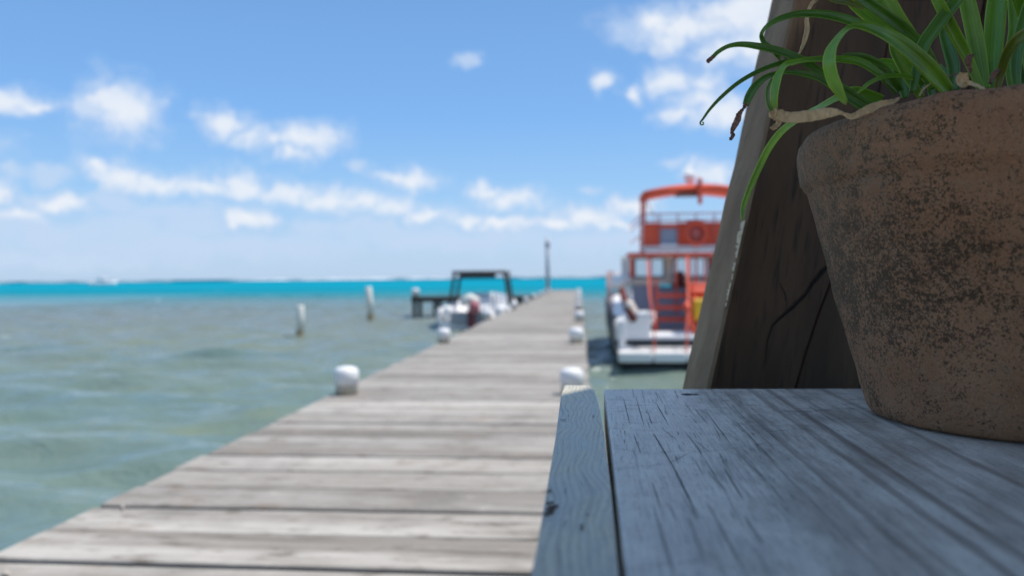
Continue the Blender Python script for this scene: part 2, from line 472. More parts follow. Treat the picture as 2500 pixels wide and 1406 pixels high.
# ------------------------------------------------------------------ pier
XL = at_z(0, 1322, PIER); XL2 = at_z(840, 958, PIER)
XLEFT = (XL.x + XL2.x) / 2
XRIGHT = at_z(1436, 900, PIER).x
print('pier', XLEFT, XRIGHT, XL, XL2)
PITCH = 0.297
g0 = at_z(1000, 1389, PIER).y
PEND = 50.5
pier = empty('pier', (0, 0, 0))
tag(pier, 'long weathered plank pier running out over the sea', 'pier')
pd = MB()
k0 = int((g0 + 2.0) / PITCH) + 1
y = g0 - k0 * PITCH
i = 0
while y < PEND:
    w = PITCH - rng.uniform(0.020, 0.036)
    if i == 0: pass
    l = XLEFT - rng.uniform(-0.012, 0.018); r = XRIGHT + rng.uniform(-0.012, 0.015)
    z = rng.uniform(-0.0025, 0.0025)
    tilt = Matrix.Rotation(rng.gauss(0, 0.0012), 3, 'X') @ Matrix.Rotation(rng.gauss(0, 0.0012), 3, 'Y') @ Matrix.Rotation(rng.gauss(0, 0.0012), 3, 'Z')
    pd.box(((l + r) / 2, y + 0.01 + w / 2, PIER - 0.022 + z), (r - l, w, 0.044), tilt, 0, 0.006)
    y += PITCH; i += 1
deck = pd.build('plank_deck', M['pier'], pier)
bm_ = MB()
for x in (XLEFT + 0.14, (XLEFT + XRIGHT) / 2, XRIGHT - 0.10):
    bm_.box((x, (PEND - 2.5) / 2, PIER - 0.15), (0.07, PEND + 2.4, 0.18), None, 0, 0.004)
bm_.build('stringer', M['dark_wood'], pier)
yy_ = 1.4
while yy_ < PEND:
    for x in (XLEFT + 0.25, XRIGHT - 0.22):
        t = MB(); t.tube([(x, yy_, -1.2), (x, yy_, PIER - 0.25)], 0.085, 10)
        t.build('piling', M['dark_wood'], pier)
    yy_ += 4.9
M['salt'] = paint('pale_salt', (0.42, 0.38, 0.33), 0.9, 0.35, 60, 0.5, (0.3, 0.24, 0.18))
# bits on the deck near the shore: pale stain and nail heads
for (u, v, ru, rv, n) in ((15, 1396, 12, 7, 8), (300, 1236, 6, 3, 7)):
    st = MB(); cpt = at_z(u, v, PIER + 0.009)
    e1 = at_z(u + ru, v, PIER + 0.009) - cpt
    e2 = at_z(u, v - rv, PIER + 0.009) - cpt
    ring = [cpt + (e1 * math.cos(a) + e2 * math.sin(a)) * rng.uniform(0.7, 1.15) for a in [2 * math.pi * j / n for j in range(n)]]
    st.add([cpt + Vector((0, 0, 0.012))] + ring, [(0, j + 1, (j + 1) % n + 1) for j in range(n)], 0, True)
    st.build('pale_patch', M['salt'], pier)

# mooring posts with white caps
def make_post():
    root = empty('mooring_post')
    a = MB()
    a.lathe([(0.083, 0.0), (0.083, 0.12)], 24)
    a.build('post', M['post_wood'], root)
    b = MB()
    b.lathe([(0.086, 0.072), (0.093, 0.075), (0.094, 0.150), (0.091, 0.170), (0.082, 0.187), (0.064, 0.199), (0.035, 0.206), (0.0, 0.208)], 28)
    b.build('cap', M['white_dirty'], root)
    return root
post0 = make_post()
lft = [at_z(846, 962, PIER), at_z(1083, 838, PIER), at_z(1190, 780, PIER)]
rgt = [at_z(1396, 962, PIER), at_z(1407, 838, PIER), at_z(1414, 784, PIER)]
places = [('left', p) for p in lft] + [('right', p) for p in rgt]
for k in range(1, 7):
    places.append(('left', Vector((XLEFT + 0.12, lft[2].y + 4.9 * k, PIER))))
    places.append(('right', Vector((XRIGHT - 0.12, rgt[2].y + 4.9 * k, PIER))))
nth = ['first', 'second', 'third', 'fourth', 'fifth', 'sixth', 'seventh', 'eighth', 'ninth']
cnt = {'left': 0, 'right': 0}
for i, (sd_, p_) in enumerate(places):
    o = post0 if i == 0 else copy_tree(post0)
    o.location = (p_.x, p_.y, PIER + 0.006)
    o.rotation_euler = (0, 0, rng.uniform(0, 6))
    s_ = rng.uniform(0.95, 1.05)
    o.scale = (s_, s_, rng.uniform(0.92, 1.05))
    nm = nth[cnt[sd_]]; cnt[sd_] += 1
    extra = {('left', 'first'): 'large white capped mooring post on the seaward left edge, nearest the camera',
             ('right', 'first'): 'white capped mooring post just behind the sunlit tip of the grey table strip',
             ('left', 'second'): 'white capped mooring post beside the stern of the small white motorboat'}.get((sd_, nm))
    tag(o, extra or 'white capped mooring post, %s from the near end along the %s edge of the pier' % (nm, sd_), 'mooring post', 'mooring posts along the pier')

# side dock beyond the small boat
sdk = empty('side_dock')
tag(sdk, 'low dark side dock reaching left from the far part of the pier', 'dock')
DS = 36.0
xl = at_d(1000, 728, DS).x; ysd = at_d(1150, 728, DS).y
a = MB()
xx = xl
while xx < XLEFT - 0.15:
    a.box((xx + 0.14, ysd + 0.9, PIER - 0.02), (0.27, 1.8, 0.05), None, 0, 0.005); xx += 0.29
a.build('deck', M['dark_wood'], sdk)  # dock's shadow is put into the dark board colour
a = MB()
a.box(((xl + XLEFT - 0.1) / 2, ysd + 0.1, PIER - 0.145), (XLEFT - 0.1 - xl, 0.08, 0.19)); a.box(((xl + XLEFT - 0.1) / 2, ysd + 1.7, PIER - 0.145), (XLEFT - 0.1 - xl, 0.08, 0.19))
a.build('beam', M['dark_wood'], sdk)
for fx in (0.12, 1.1, 3.0, 5.0):
    for dy_ in (0.25, 1.55):
        a = MB(); a.tube([(xl + fx, ysd + dy_, -1.0), (xl + fx, ysd + dy_, PIER - 0.25)], 0.10, 10); a.build('piling', M['dark_wood'], sdk)
o = copy_tree(post0); o.location = (xl + 0.16, ysd + 0.3, PIER + 0.006); o.scale = (1.9, 1.9, 1.9)
tag(o, 'fat white capped post on the outer end of the dark side dock', 'mooring post', 'mooring posts along the pier')

# lamp pole at the pier end
lp = at_z(1338, 709, PIER)
lpo = empty('lamp_pole', (lp.x, min(lp.y, PEND - 0.6), PIER))
tag(lpo, 'tall slim grey pole standing at the far end of the pier', 'pole')
sc_ = lpo.location.y / F
a = MB(); a.tube([(0, 0, 0), (0, 0, 128 * sc_)], [0.14, 0.12], 12); a.build('pole', paint('pole_grey', (0.42, 0.44, 0.47), .5, .1, 2), lpo)
a = MB(); a.lathe([(0.19, 0.0), (0.19, 0.05), (0.15, 0.10)], 16); a.build('base_plate', M['dark_grey'], lpo)
a = MB(); a.box((0, -0.05, 0), (0.30, 0.42, 0.34), None, 0, 0.04); a.build('lamp_head', M['grey'], lpo, (0, 0, 112 * sc_))

# stakes standing in the water
for (u, vb, vt, w, lean, lab) in ((733, 824, 745, 19, 0.01, 'short pale stake standing in the water nearest the pier post'), (906, 786, 700, 17, -0.07, 'taller leaning pale stake standing in the water further out')):
    b = at_z(u, vb, WATER)
    dep = (b - O).dot(FWD)
    h = (vb - vt) / F * dep; r = w / 2 / F * dep
    e = empty('water_stake', (b.x, b.y, 0))
    e.rotation_euler = (0, lean, 0)
    a = MB(); a.tube([(0, 0, 0.24 * h), (0, 0, h * .6), (0, 0, h - 0.03), (0, 0, h)], [r, r * .98, r * .95, r * .8], 14); a.build('shaft', M['pole_wood'], e)
    a = MB(); a.tube([(0, 0, -1.0), (0, 0, 0.238 * h)], r * .97, 14); a.build('wet_foot', paint('weedy_wood', (0.10, 0.095, 0.06), .8, .3, 8), e)
    tag(e, lab, 'stake', 'stakes standing in the water')

# distant motorboat near the reef
db_ = at_z(252, 694, WATER)
db_ = O + ray(252, 690) * 330; db_.z = 0
bt = empty('distant_motorboat', (db_.x, db_.y, 0))
tag(bt, 'tiny white motorboat far off near the reef at the left', 'boat')
a = MB()
secs = []
for t in np.linspace(-1, 1, 13):
    x = t * 6.0
    wdt = 1.5 * (1 - max(0, t) ** 3) + 0.05
    zt = 1.25 + 0.5 * max(0, t) ** 2
    secs.append([(x, -wdt, zt), (x, -wdt * .75, -.2), (x, wdt * .75, -.2), (x, wdt, zt)])
a.loft(secs, closed=True, caps=True)
a.build('hull', M['white'], bt)
a = MB(); a.box((-0.6, 0, 2.0), (4.2, 2.1, 1.5), None, 0, 0.25); a.build('cabin', M['white'], bt)
a = MB(); a.box((0.2, 0, 2.2), (4.0, 2.16, 0.16), None, 0, 0.05); a.build('window', M['black'], bt)
a = MB(); a.box((-1.0, 0, 3.1), (2.6, 1.9, 0.12), None, 0, 0.03)
for sx in (-2.0, 0.1):
    for sy in (-.8, .8): a.tube([(sx, sy, 2.7), (sx, sy, 3.1)], 0.05, 6)
a.build('canopy', M['white'], bt)

bt.scale = (1.0, 1.0, 1.0)
# ------------------------------------------------------------------ small white motorboat with black top
SB = at_z(1150, 806, WATER)
print('small boat', SB)
sb_ = empty('motorboat', (SB.x + 0.04, SB.y, 0))
tag(sb_, 'small open white motorboat with black top moored left of the pier', 'boat')
a = MB()
L, hw = 7.2, 1.22
secs = []
for t in np.linspace(0, 1, 17):
    yy_ = t * L
    wdt = hw * (1 - max(0, (t - .45) / .55) ** 2.4) + 0.03
    zt = 0.78 + 0.45 * t ** 2
    zi = 0.30
    zk = -0.25 + 0.7 * max(0, t - .7) ** 1.2
    secs.append([(-wdt * .93, yy_, zi + .02), (-wdt * .93, yy_, zt - .02), (-wdt * 1.0, yy_, zt), (-wdt * 1.06, yy_, zt - .05), (-wdt * .98, yy_, 0.25), (-wdt * .82, yy_, -0.05), (0, yy_, zk), (wdt * .82, yy_, -0.05), (wdt * .98, yy_, 0.25), (wdt * 1.06, yy_, zt - .05), (wdt * 1.0, yy_, zt), (wdt * .93, yy_, zt - .02), (wdt * .93, yy_, zi + .02)])
a.loft(secs, closed=True)
a.add([p for p in secs[0]], [tuple(range(12, -1, -1))])
a.build('hull', M['white'], sb_)
a = MB(); a.box((-0.12, 0.0, 0.42), (1.35, 0.08, 0.5), None, 0, 0.03); a.build('transom', M['grey'], sb_)
a = MB()
a.box((0, 2.9, 0.72), (0.8, 0.8, 0.8), None, 0, 0.1)
a.box((0, 3.1, 1.16), (0.7, 0.35, 0.22), None, 0, 0.06)
a.build('console', M['white'], sb_)
a = MB(); a.box((0, 1.9, 0.6), (0.9, 0.45, 0.5), None, 0, 0.08); a.build('seat', M['white'], sb_)
for sx in (-1, 1):
    a = MB(); a.box((sx * 0.95, 0.5, 0.6), (0.34, 0.8, 0.5), None, 0, 0.08); a.build('locker', M['white'], sb_)
# canvas roll over the stern
a = MB(); a.tube([(-0.45, 0.35, 0.98), (-0.1, 0.3, 1.1), (0.2, 0.35, 1.0)], [0.16, 0.22, 0.15], 12); a.build('folded_cover', paint('pale_canvas', (0.72, 0.7, 0.64), .9, .08, 6), sb_)
om = MB()
om.lathe([(0.0, 0.98), (0.10, 0.97), (0.17, 0.92), (0.20, 0.80), (0.20, 0.62), (0.15, 0.55)], 18, (0.12, -0.28, 0.08))
ob = om.build('outboard_motor', M['pink_red'], sb_)
a = MB(); a.box((0.02, -0.38, 0.42), (0.26, 0.34, 0.62), None, 0, 0.06); a.build('cowling', M['maroon'], ob)
a = MB(); a.box((0.02, -0.32, -0.1), (0.16, 0.26, 0.6), None, 0, 0.04); a.build('lower_leg', M['black'], ob)
tt = MB()
zt = 2.09
tt.box((0.02, 2.9, zt), (2.10, 2.0, 0.13), None, 0, 0.04)
top = tt.build('canopy_top', M['black'], sb_)
for sx in (-1, 1):
    for y_ in (2.15, 3.7):
        a = MB(); a.tube([(sx * 1.16, y_ - .1, 0.78), (sx * 1.06, y_, 1.5), (sx * 0.97, y_, zt - 0.03)], 0.062, 8); a.build('canopy_leg', M['black'], sb_)
a = MB(); a.box((-0.05, 2.2, zt - 0.14), (1.35, 0.4, 0.17), None, 0, 0.03); a.build('radio_valance', M['black'], top)  # radios, widened into a black valance for the roof's dark underside
a = MB(); a.tube([(-1.02, 1.93, zt + 0.02), (1.06, 1.93, zt + 0.02), (1.06, 3.87, zt + 0.02), (-1.02, 3.87, zt + 0.02), (-1.02, 1.95, zt + 0.02)], 0.035, 8); a.build('canopy_frame', M['grey'], top)

# ------------------------------------------------------------------ red two-deck boat
RB = at_z(1702, 906, WATER)
print('red boat', RB)
rb = empty('red_tour_boat', (RB.x, RB.y, 0))
tag(rb, 'white tour boat with red upper deck, ladder and arched red canopy', 'boat')
HW = 1.62
a = MB(); secs = []
LB = 9.5
def hullw(t):
    return HW * (1 - max(0, (t - .5) / .5) ** 2.6) + 0.02
for t in np.linspace(0, 1, 19):
    y_ = t * LB
    w_ = hullw(t)
    fl = 1.0
    zt = 1.05 + 0.55 * t ** 1.5
    secs.append([(-w_, y_, zt), (-w_ * (1.0 - .02), y_, 0.62), (-w_ * .94, y_, 0.24), (-w_ * .8, y_, -.2), (0, y_, -.45), (w_ * .8, y_, -.2), (w_ * .94, y_, 0.24), (w_ * .98, y_, 0.62), (w_, y_, zt)])
a.loft(secs, closed=False)
o0 = len(a.f)
a.add(secs[0], [tuple(range(7, 0, -1))])
hull = a.build('hull', [M['white'], M['side_shade'], M['bottom_black']], rb)
# shadow on the hull sides painted in as dark blue, bottom black
for pi_, pl in enumerate(hull.data.polygons):
    cz = pl.center.z
    if cz < 0.16: pl.material_index = 2
    elif pl.center.y > 0.3: pl.material_index = 1
a = MB(); secs2 = [[(-hullw(t) * .97, t * LB, 1.0 + .5 * t ** 1.5), (hullw(t) * .97, t * LB, 1.0 + .5 * t ** 1.5)] for t in np.linspace(0.16, 1, 12)]
a.loft(secs2); a.build('side_deck', M['white'], rb)
# black waterline below the platform and three platform slabs
a = MB(); a.box((0, -0.28, 0.12), (2.9, 0.5, 0.24), None, 0, 0.03); a.build('waterline_band', M['bottom_black'], rb)
for (x0, x1) in ((-1.56, -0.94), (-0.90, -0.30), (-0.26, 0.42), (0.46, 1.5)):
    a = MB(); a.box(((x0 + x1) / 2, -0.34, 0.34), (x1 - x0 + 0.02, 0.62, 0.19), None, 0, 0.02); a.build('swim_platform', M['white'], rb)
a = MB(); a.box((0.0, 0.10, 0.60), (3.1, 0.05, 0.42), Matrix.Rotation(R(-38), 3, 'X'), 0, 0.02); a.build('transom', M['white'], rb)
a = MB(); a.box((0, 0.06, 0.46), (3.0, 0.06, 0.5), None, 0, 0.02); a.build('stern_skin', M['white'], rb)
# lettering-like dark scuffs are left out; thin black line across the stern
a = MB(); a.box((-0.55, -0.055, 0.50), (1.5, 0.02, 0.022)); a.build('black_line', M['black'], rb)
for sx in (-1, 1):
    a = MB(); a.box((sx * 1.47, 0.16, 0.72), (0.26, 0.36, 0.72), None, 0, 0.08); a.build('quarter', M['white'], rb)
# corner seat box with back
a = MB(); a.box((-1.20, 0.35, 0.80), (0.62, 0.62, 0.56), None, 0, 0.05); a.box((-1.0, 0.10, 1.07), (0.40, 0.14, 0.26), None, 0, 0.05); a.build('seat_box', M['white'], rb)
# rear bulkhead in shade
def panel(x0, x1, z0, z1, y_, mat, name, th=0.06, par=None, bev=0.01):
    a = MB(); a.box(((x0 + x1) / 2, y_, (z0 + z1) / 2), (x1 - x0, th, z1 - z0), None, 0, bev)
    return a.build(name, mat, par or rb)
YB = 1.5                                    # bulkhead
panel(-1.36, -0.92, 0.72, 1.70, YB, M['blue_grey'], 'bulkhead')
panel(-0.90, 0.10, 0.72, 1.66, YB + .08, M['blue_grey'], 'bulkhead')
panel(0.12, 1.36, 0.72, 1.70, YB, M['red'], 'bulkhead')
panel(-1.42, 1.42, 0.60, 0.72, YB - .1, M['beige'], 'sill_step', 1.2)
# cabin window band with see-through panes
panel(-1.42, 1.42, 1.70, 1.84, YB, M['beige'], 'window_ledge', 0.14)
for (x0, x1) in ((-1.42, -1.32), (-0.58, -0.40), (0.48, 0.56), (1.32, 1.42)):
    panel(x0, x1, 1.84, 2.30, YB, M['beige'] if x0 < 0.4 and x0 > -1 else M['red'], 'window_post', 0.08)
for (x0, x1) in ((-1.32, -0.58), (-0.40, 0.48), (0.56, 1.32)):
    f_ = MB()
    for bx in ((x0 + .02, .04, 2.07, .46), (x1 - .02, .04, 2.07, .46)):
        f_.box((bx[0], YB, bx[2]), (bx[1], 0.07, bx[3]))
    f_.box(((x0 + x1) / 2, YB, 1.865), (x1 - x0 - .08, 0.07, 0.05)); f_.box(((x0 + x1) / 2, YB, 2.28), (x1 - x0 - .08, 0.07, 0.04))
    fo = f_.build('window', M['dark_grey'], rb)
    panel(x0 + .04, x1 - .04, 1.89, 2.26, YB, M['glass'], 'pane', 0.008, fo, 0)
# cabin side walls with openings forward
for sx in (-1, 1):
    a = MB()
    a.box((sx * 1.40, 3.4, 1.35), (0.05, 3.7, 1.0))
    for y_ in (2.5, 3.5, 4.6): a.box((sx * 1.40, y_, 2.07), (0.06, 0.10, 0.46))
    a.build('cabin_side', M['white'], rb)
# roof of the lower deck / floor of the upper deck
a = MB(); a.box((0, 3.2, 2.36), (3.06, 4.4, 0.07), None, 0, 0.02); a.build('upper_floor', M['white'], rb)
panel(-1.52, 1.52, 2.30, 2.385, 0.97, M['red'], 'roof_edge', 0.06)
panel(-1.28, 1.28, 2.42, 2.53, 1.05, paint('faded_pink_trim', (0.70, 0.55, 0.55), .6, .08, 3), 'deck_coaming', 0.08)
# upper railing with red canvas
for (x0, x1, mt) in ((-1.22, -0.86, 'red_cloth'), (-0.40, 0.98, 'red_cloth'), (0.99, 1.22, 'pink')):
    panel(x0, x1, 2.52, 3.02, 1.1, M[mt], 'railing_canvas', 0.03)
panel(-0.86, -0.40, 2.55, 2.90, 1.12, M['blue_grey'], 'railing_panel', 0.03)
panel(-0.87, -0.39, 2.90, 3.0, 1.1, M['red_cloth'], 'railing_canvas', 0.03)
a = MB()
for k in range(33):
    t = 2 * math.pi * k / 32
    pass
ringp = [(0.0 + 0.22 * math.cos(2 * math.pi * k / 32), 1.02, 2.78 + 0.22 * math.sin(2 * math.pi * k / 32)) for k in range(33)]
a.tube(ringp, 0.055, 10, caps=False)
lb = a.build('life_ring', M['red'], rb)
a = MB(); a.lathe([(0.0, 0.0), (0.165, 0.0), (0.165, 0.015), (0.0, 0.02)], 24); dsc = a.build('ring_backing', M['pink'], lb); dsc.rotation_euler = (R(90), 0, 0); dsc.location = (0, 1.07, 2.78)
a = MB()
for z_ in (3.06, 3.20):
    a.tube([(-1.26, 1.06, z_), (1.26, 1.06, z_)], 0.016, 6)
for sx in (-1, 1):
    for z_ in (2.75, 3.06, 3.20):
        a.tube([(sx * 1.26, 1.06, z_), (sx * 1.26, 4.8, z_)], 0.016, 6)
for k in range(7):
    x = -1.26 + 2.52 * k / 6
    a.tube([(x, 1.06, 2.4), (x, 1.06, 3.2)], 0.016, 6)
a.build('upper_railing', M['pink'], rb)
panel(-0.15, 0.25, 2.98, 3.10, 1.5, M['red'], 'helm_seat', 0.2, None, 0.04)
# canopy: arched, on four posts
a = MB(); secs = []
for y_ in np.linspace(1.0, 2.1, 4):
    top_, bot_ = [], []
    for k in range(15):
        x = -1.22 + 2.44 * k / 14
        z = 3.62 + 0.14 * (1 - (x / 1.22) ** 2)
        top_.append((x, y_, z + 0.06)); bot_.append((x, y_, z - 0.07))
    secs.append(top_ + bot_[::-1])
a.loft(secs, closed=True, caps=True)
cn = a.build('canopy', M['red_cloth'], rb)
a = MB(); a.box((-0.10, 1.5, 3.68), (0.55, 0.8, 0.10), None, 0, 0.02); a.build('lining_box', M['dark_red'], cn)
for (sx, y_) in ((-1, 1.2), (1, 1.2), (-1, 2.0), (1, 2.0)):
    a = MB(); a.tube([(sx * 1.20, y_, 2.4), (sx * 1.17, y_, 3.58)], 0.03, 8); a.build('canopy_post', M['red'], rb)
a = MB()
for sx in (-1, 1):
    a = MB(); a.tube([(sx * 1.17, 1.2, 3.56), (sx * 0.80, 1.5, 3.0)], 0.013, 6)
    a.build('stay', M['white'], rb)
a = MB(); a.box((0.08, 0.96, 3.66), (0.10, 0.07, 0.55), None, 0, 0.02); a.build('rear_mast', M['red'], rb)
a = MB(); a.tube([(-0.10, 1.3, 3.83), (-0.10, 1.3, 3.92)], 0.06, 12); a.box((-0.10, 1.3, 4.0), (0.26, 0.24, 0.22), None, 0, 0.06); a.build('radar_dome', M['white'], rb)
# red ladder / stairs in the middle of the stern
a = MB()
for x in (-0.84, 0.06):
    a.box((x, 0.9, 1.28), (0.06, 0.08, 1.15), None, 0, 0.01)
for k in range(3):
    a.box((-0.39, 0.9, 0.98 + 0.25 * k), (0.84, 0.1, 0.085), None, 0, 0.01)
a.build('ladder', M['red'], rb)
a = MB()
a.tube([(-0.88, -0.5, 0.42), (-0.88, -0.5, 1.0), (-0.88, 0.5, 1.5), (-0.88, 0.9, 2.3)], 0.016, 8)
a.build('handrail', M['red'], rb)
a = MB()
a.tube([(-0.26, -0.5, 0.42), (-0.26, -0.45, 0.85), (-0.14, 0.2, 1.15), (-0.10, 0.6, 2.3)], 0.018, 8)
a.build('handrail', M['red'], rb)
a = MB()
a.tube([(0.02, 0.2, 0.6), (-0.14, 0.25, 1.25), (-0.18, 0.3, 1.34)], 0.06, 8)
a.tube([(0.22, 0.2, 0.5), (0.12, 0.22, 1.0), (-0.02, 0.3, 1.45)], 0.05, 8)
a.build('stair_rail', M['red'], rb)
# red locker with yellow case, red person-high post
a = MB(); a.box((0.36, 0.7, 1.42), (0.86, 0.5, 0.62), None, 0, 0.04); a.box((0.36, 0.5, 1.56), (0.9, 0.3, 0.16), None, 0, 0.06); a.build('red_locker', M['red'], rb)
a = MB(); a.box((0.12, 0.30, 1.21), (0.30, 0.22, 0.44), None, 0, 0.04); a.build('yellow_case', M['yellow'], rb)
a = MB(); a.box((-0.18, 1.2, 1.86), (0.20, 0.16, 0.26), None, 0, 0.05); a.box((-0.18, 1.2, 1.70), (0.36, 0.16, 0.10), None, 0, 0.03); a.build('engine_control', M['dark_red'], rb)
for x in (-0.80, -0.28, 0.0, 0.14, 0.32, 0.6):
    a = MB(); a.tube([(x, 1.0, 1.1), (x, 1.0, 2.32)], 0.022, 6); a.build('stanchion', M['red'], rb)
# red strip and cushion at the port quarter
a = MB(); a.tube([(-1.44, 0.6, 1.62), (-1.36, 0.2, 1.25), (-1.24, -0.02, 1.02)], 0.07, 8); a.build('red_rail_cover', M['dark_red'], rb)
a = MB(); a.box((-1.27, 0.25, 1.22), (0.22, 0.3, 0.40), Matrix.Rotation(R(-28), 3, 'Y'), 0, 0.08); a.build('cushion', M['beige'], rb)
# fenders on the side deck
for k in range(3):
    a = MB(); a.tube([(-1.52 + .13 * k, 1.0 + .3 * k, 1.74 + .03 * k), (-1.40 + .13 * k, 1.1 + .3 * k, 1.80 + .04 * k)], [0.13, 0.13], 10); a.lathe([(0, -.13), (.09, -.09), (.13, 0), (.09, .09), (0, .13)], 10, (-1.52 + .13 * k, 1.0 + .3 * k, 1.74 + .03 * k)); a.build('fender', M['white'], rb)
a = MB()
for y_ in np.linspace(1.4, 7.5, 8):
    w_ = hullw(y_ / LB) * .97
    a.tube([(-w_, y_, 1.0 + .5 * (y_ / LB) ** 1.5), (-w_, y_, 2.0)], 0.014, 6)
for z_ in (1.65, 2.0):
    a.tube([(-hullw(y_ / LB) * .97, y_, z_) for y_ in np.linspace(1.4, 9.0, 14)], 0.014, 6)
a.build('bow_railing', paint('pale_pink_rail', (0.72, 0.45, 0.42), .5, .05, 3), rb)

def nudge(names, k, dx):
    for ch in list(rb.children) + [g for c_ in rb.children for g in c_.children]:
        if ch.name.split('.')[0] in names:
            if ch.location.length > 0: ch.location.x = ch.location.x * k + dx
            else:
                for v_ in ch.data.vertices: v_.co.x = v_.co.x * k + dx
nudge({'bulkhead', 'sill_step', 'window_ledge', 'window_post', 'window', 'pane', 'cabin_side', 'roof_edge', 'ladder'}, 0.90, 0.06)
nudge({'upper_floor', 'deck_coaming', 'railing_canvas', 'railing_panel', 'life_ring', 'ring_backing', 'upper_railing', 'helm_seat', 'canopy', 'lining_box', 'canopy_post', 'stay', 'rear_mast', 'radar_dome'}, 0.90, 0.15)
# ------------------------------------------------------------------ table
PT = TABLE
slab_fl = at_z(1474, 950, PT); slab_fr = at_z(2100, 948, PT)
gdir = (at_z(1524, 1400, PT) - slab_fl); gdir.z = 0; gdir.normalize()      # grain, towards the viewer
fdir = (slab_fr - slab_fl); fdir.z = 0; fdir.normalize()
NEARL = 0.85; WIDE = 1.05
table = empty('wooden_table', (slab_fl.x, slab_fl.y, PIER))
tag(table, 'shaded weathered blue grey plank table carrying the terracotta pot', 'table')
TL = table.location.copy()
ang = math.atan2(-gdir.x, -gdir.y) * -1
# table material: worn paint on wood, grain runs along gdir
A0 = slab_fl - TL
perp = Vector((-gdir.y, gdir.x, 0))
if perp.dot(fdir) < 0: perp = -perp
def guv(p):                                   # metres across and along the grain
    q = Vector((p[0], p[1], 0)) - Vector((A0.x, A0.y, 0))
    return (q.dot(perp), q.dot(gdir))
def zt4(X, Y):                                     # pixels of the enlarged table crop
    return 1280 + X * 1220 / 2500, 900 + Y * 506 / 1037
def table_mat(name, strip=False):
    m, T, p, out = new_mat(name)
    vec = T.n('ShaderNodeTexCoord').outputs['UV']
    if strip:
        wv = T.noise(T.mapping(vec, (9, 5.5, 1)), 1.0, 2, 0.5)
        wob = T.n('ShaderNodeCombineXYZ', X=T.math('MULTIPLY', T.math('SUBTRACT', wv, 0.5), 0.05), Y=0.0, Z=0.0).outputs[0]
        vec2 = T.n('ShaderNodeVectorMath', {'operation': 'ADD'}, _0=vec, _1=wob).outputs[0]
    else:
        vec2 = vec
    g1 = T.noise(T.mapping(vec2, (1, 0.035, 1)), 800, 4, 0.7)
    g2 = T.noise(T.mapping(vec2, (1, 0.03, 1)), 150, 5, 0.7, 0.1)
    g3 = T.noise(T.mapping(vec2, (1, 0.014, 1)), 52, 5, 0.65, 0.05)
    g4 = T.noise(T.mapping(vec, (1, 0.35, 1)), 24, 7, 0.72)
    g5 = T.noise(vec, 6, 4, 0.6)
    fl = T.noise(T.mapping(vec, (1, 0.7, 1)), 330, 5, 0.75)
    cr = T.noise(T.mapping(vec, (0.25, 1, 1)), 120, 5, 0.7, 0.5)
    sx = T.n('ShaderNodeSeparateXYZ', Vector=vec)
    if strip:
        ca, cb, cd = (0.46, 0.42, 0.33), (0.76, 0.69, 0.50), (0.15, 0.13, 0.10)
        ridge = T.math('SINE', T.math('MULTIPLY', T.n('ShaderNodeSeparateXYZ', Vector=vec2).outputs[0], 1500.0))
    else:
        ca, cb, cd = (0.58, 0.52, 0.455), (0.92, 0.85, 0.75), (0.18, 0.16, 0.145)
    c = T.mix(T.mapr(g4, 0.33, 0.66), c4(ca), c4(cb))
    c = T.mix(T.mapr(g1, 0.5, 0.68, 0, 0.6), c, c4(cd))
    c = T.mix(T.mapr(g2, 0.54, 0.70, 0, 0.55), c, c4(cd))
    h = T.math('ADD', T.math('MULTIPLY', g1, -0.5), T.math('ADD', T.math('MULTIPLY', g2, -0.8), T.math('MULTIPLY', fl, -0.35)))
    if not strip:
        # long worn streaks, each at its own place across the grain
        wv = T.noise(T.mapping(vec, (3, 4, 1)), 2.0, 4, 0.6)
        X = T.math('ADD', sx.outputs[0], T.math('MULTIPLY', T.math('SUBTRACT', wv, 0.5), 0.006))
        tot = None
        for (px, py, w, st) in STREAKS:
            cx_ = guv(at_z(*zt4(px, py), PT) - TL)[0]
            b = T.mapr(T.math('ABSOLUTE', T.math('SUBTRACT', X, cx_)), w * 0.6e-3, w * 0.15e-3, 0, st)
            tot = b if tot is None else T.math('MAXIMUM', tot, b)
        tot = T.math('MULTIPLY', tot, T.mapr(g3, 0.36, 0.58, 0.4, 0.9))
        c = T.mix(tot, c, (0.27, 0.215, 0.18, 1))
        right = T.mapr(sx.outputs[0], 0.02, 0.14)
        c = T.mix(T.math('MULTIPLY', T.mapr(g3, 0.56, 0.64, 0, 0.45), right), c, (0.22, 0.18, 0.155, 1))
        c = T.mix(T.mapr(g5, 0.5, 0.72, 0, 0.3), c, (0.30, 0.27, 0.24, 1))
        # crazed, raised paint near the far end
        farm = T.mapr(sx.outputs[1], 0.30, 0.08)
        c = T.mix(T.math('MULTIPLY', T.mapr(cr, 0.555, 0.63), T.math('MULTIPLY', farm, 0.5)), c, (0.10, 0.09, 0.085, 1))
        h = T.math('ADD', h, T.math('MULTIPLY', T.mapr(cr, 0.54, 0.68), -0.6))
    else:
        c = T.mix(T.mapr(ridge, 0.0, 1.0, 0, 0.27), c, c4(cd))
        h = T.math('ADD', h, T.math('MULTIPLY', ridge, -0.08))
    c = T.mix(T.math('MULTIPLY', T.mapr(fl, 0.57, 0.66), 0.7), c, (0.13, 0.12, 0.11, 1))
    T.set(p.inputs['Base Color'], c)
    T.set(p.inputs['Roughness'], T.mapr(g4, 0.3, 0.7, 0.30, 0.52))
    p.inputs['Specular IOR Level'].default_value = 0.8
    T.set(p.inputs['Normal'], T.bump(h, 0.5 if not strip else 0.3, 0.0014 if not strip else 0.0006))
    return m
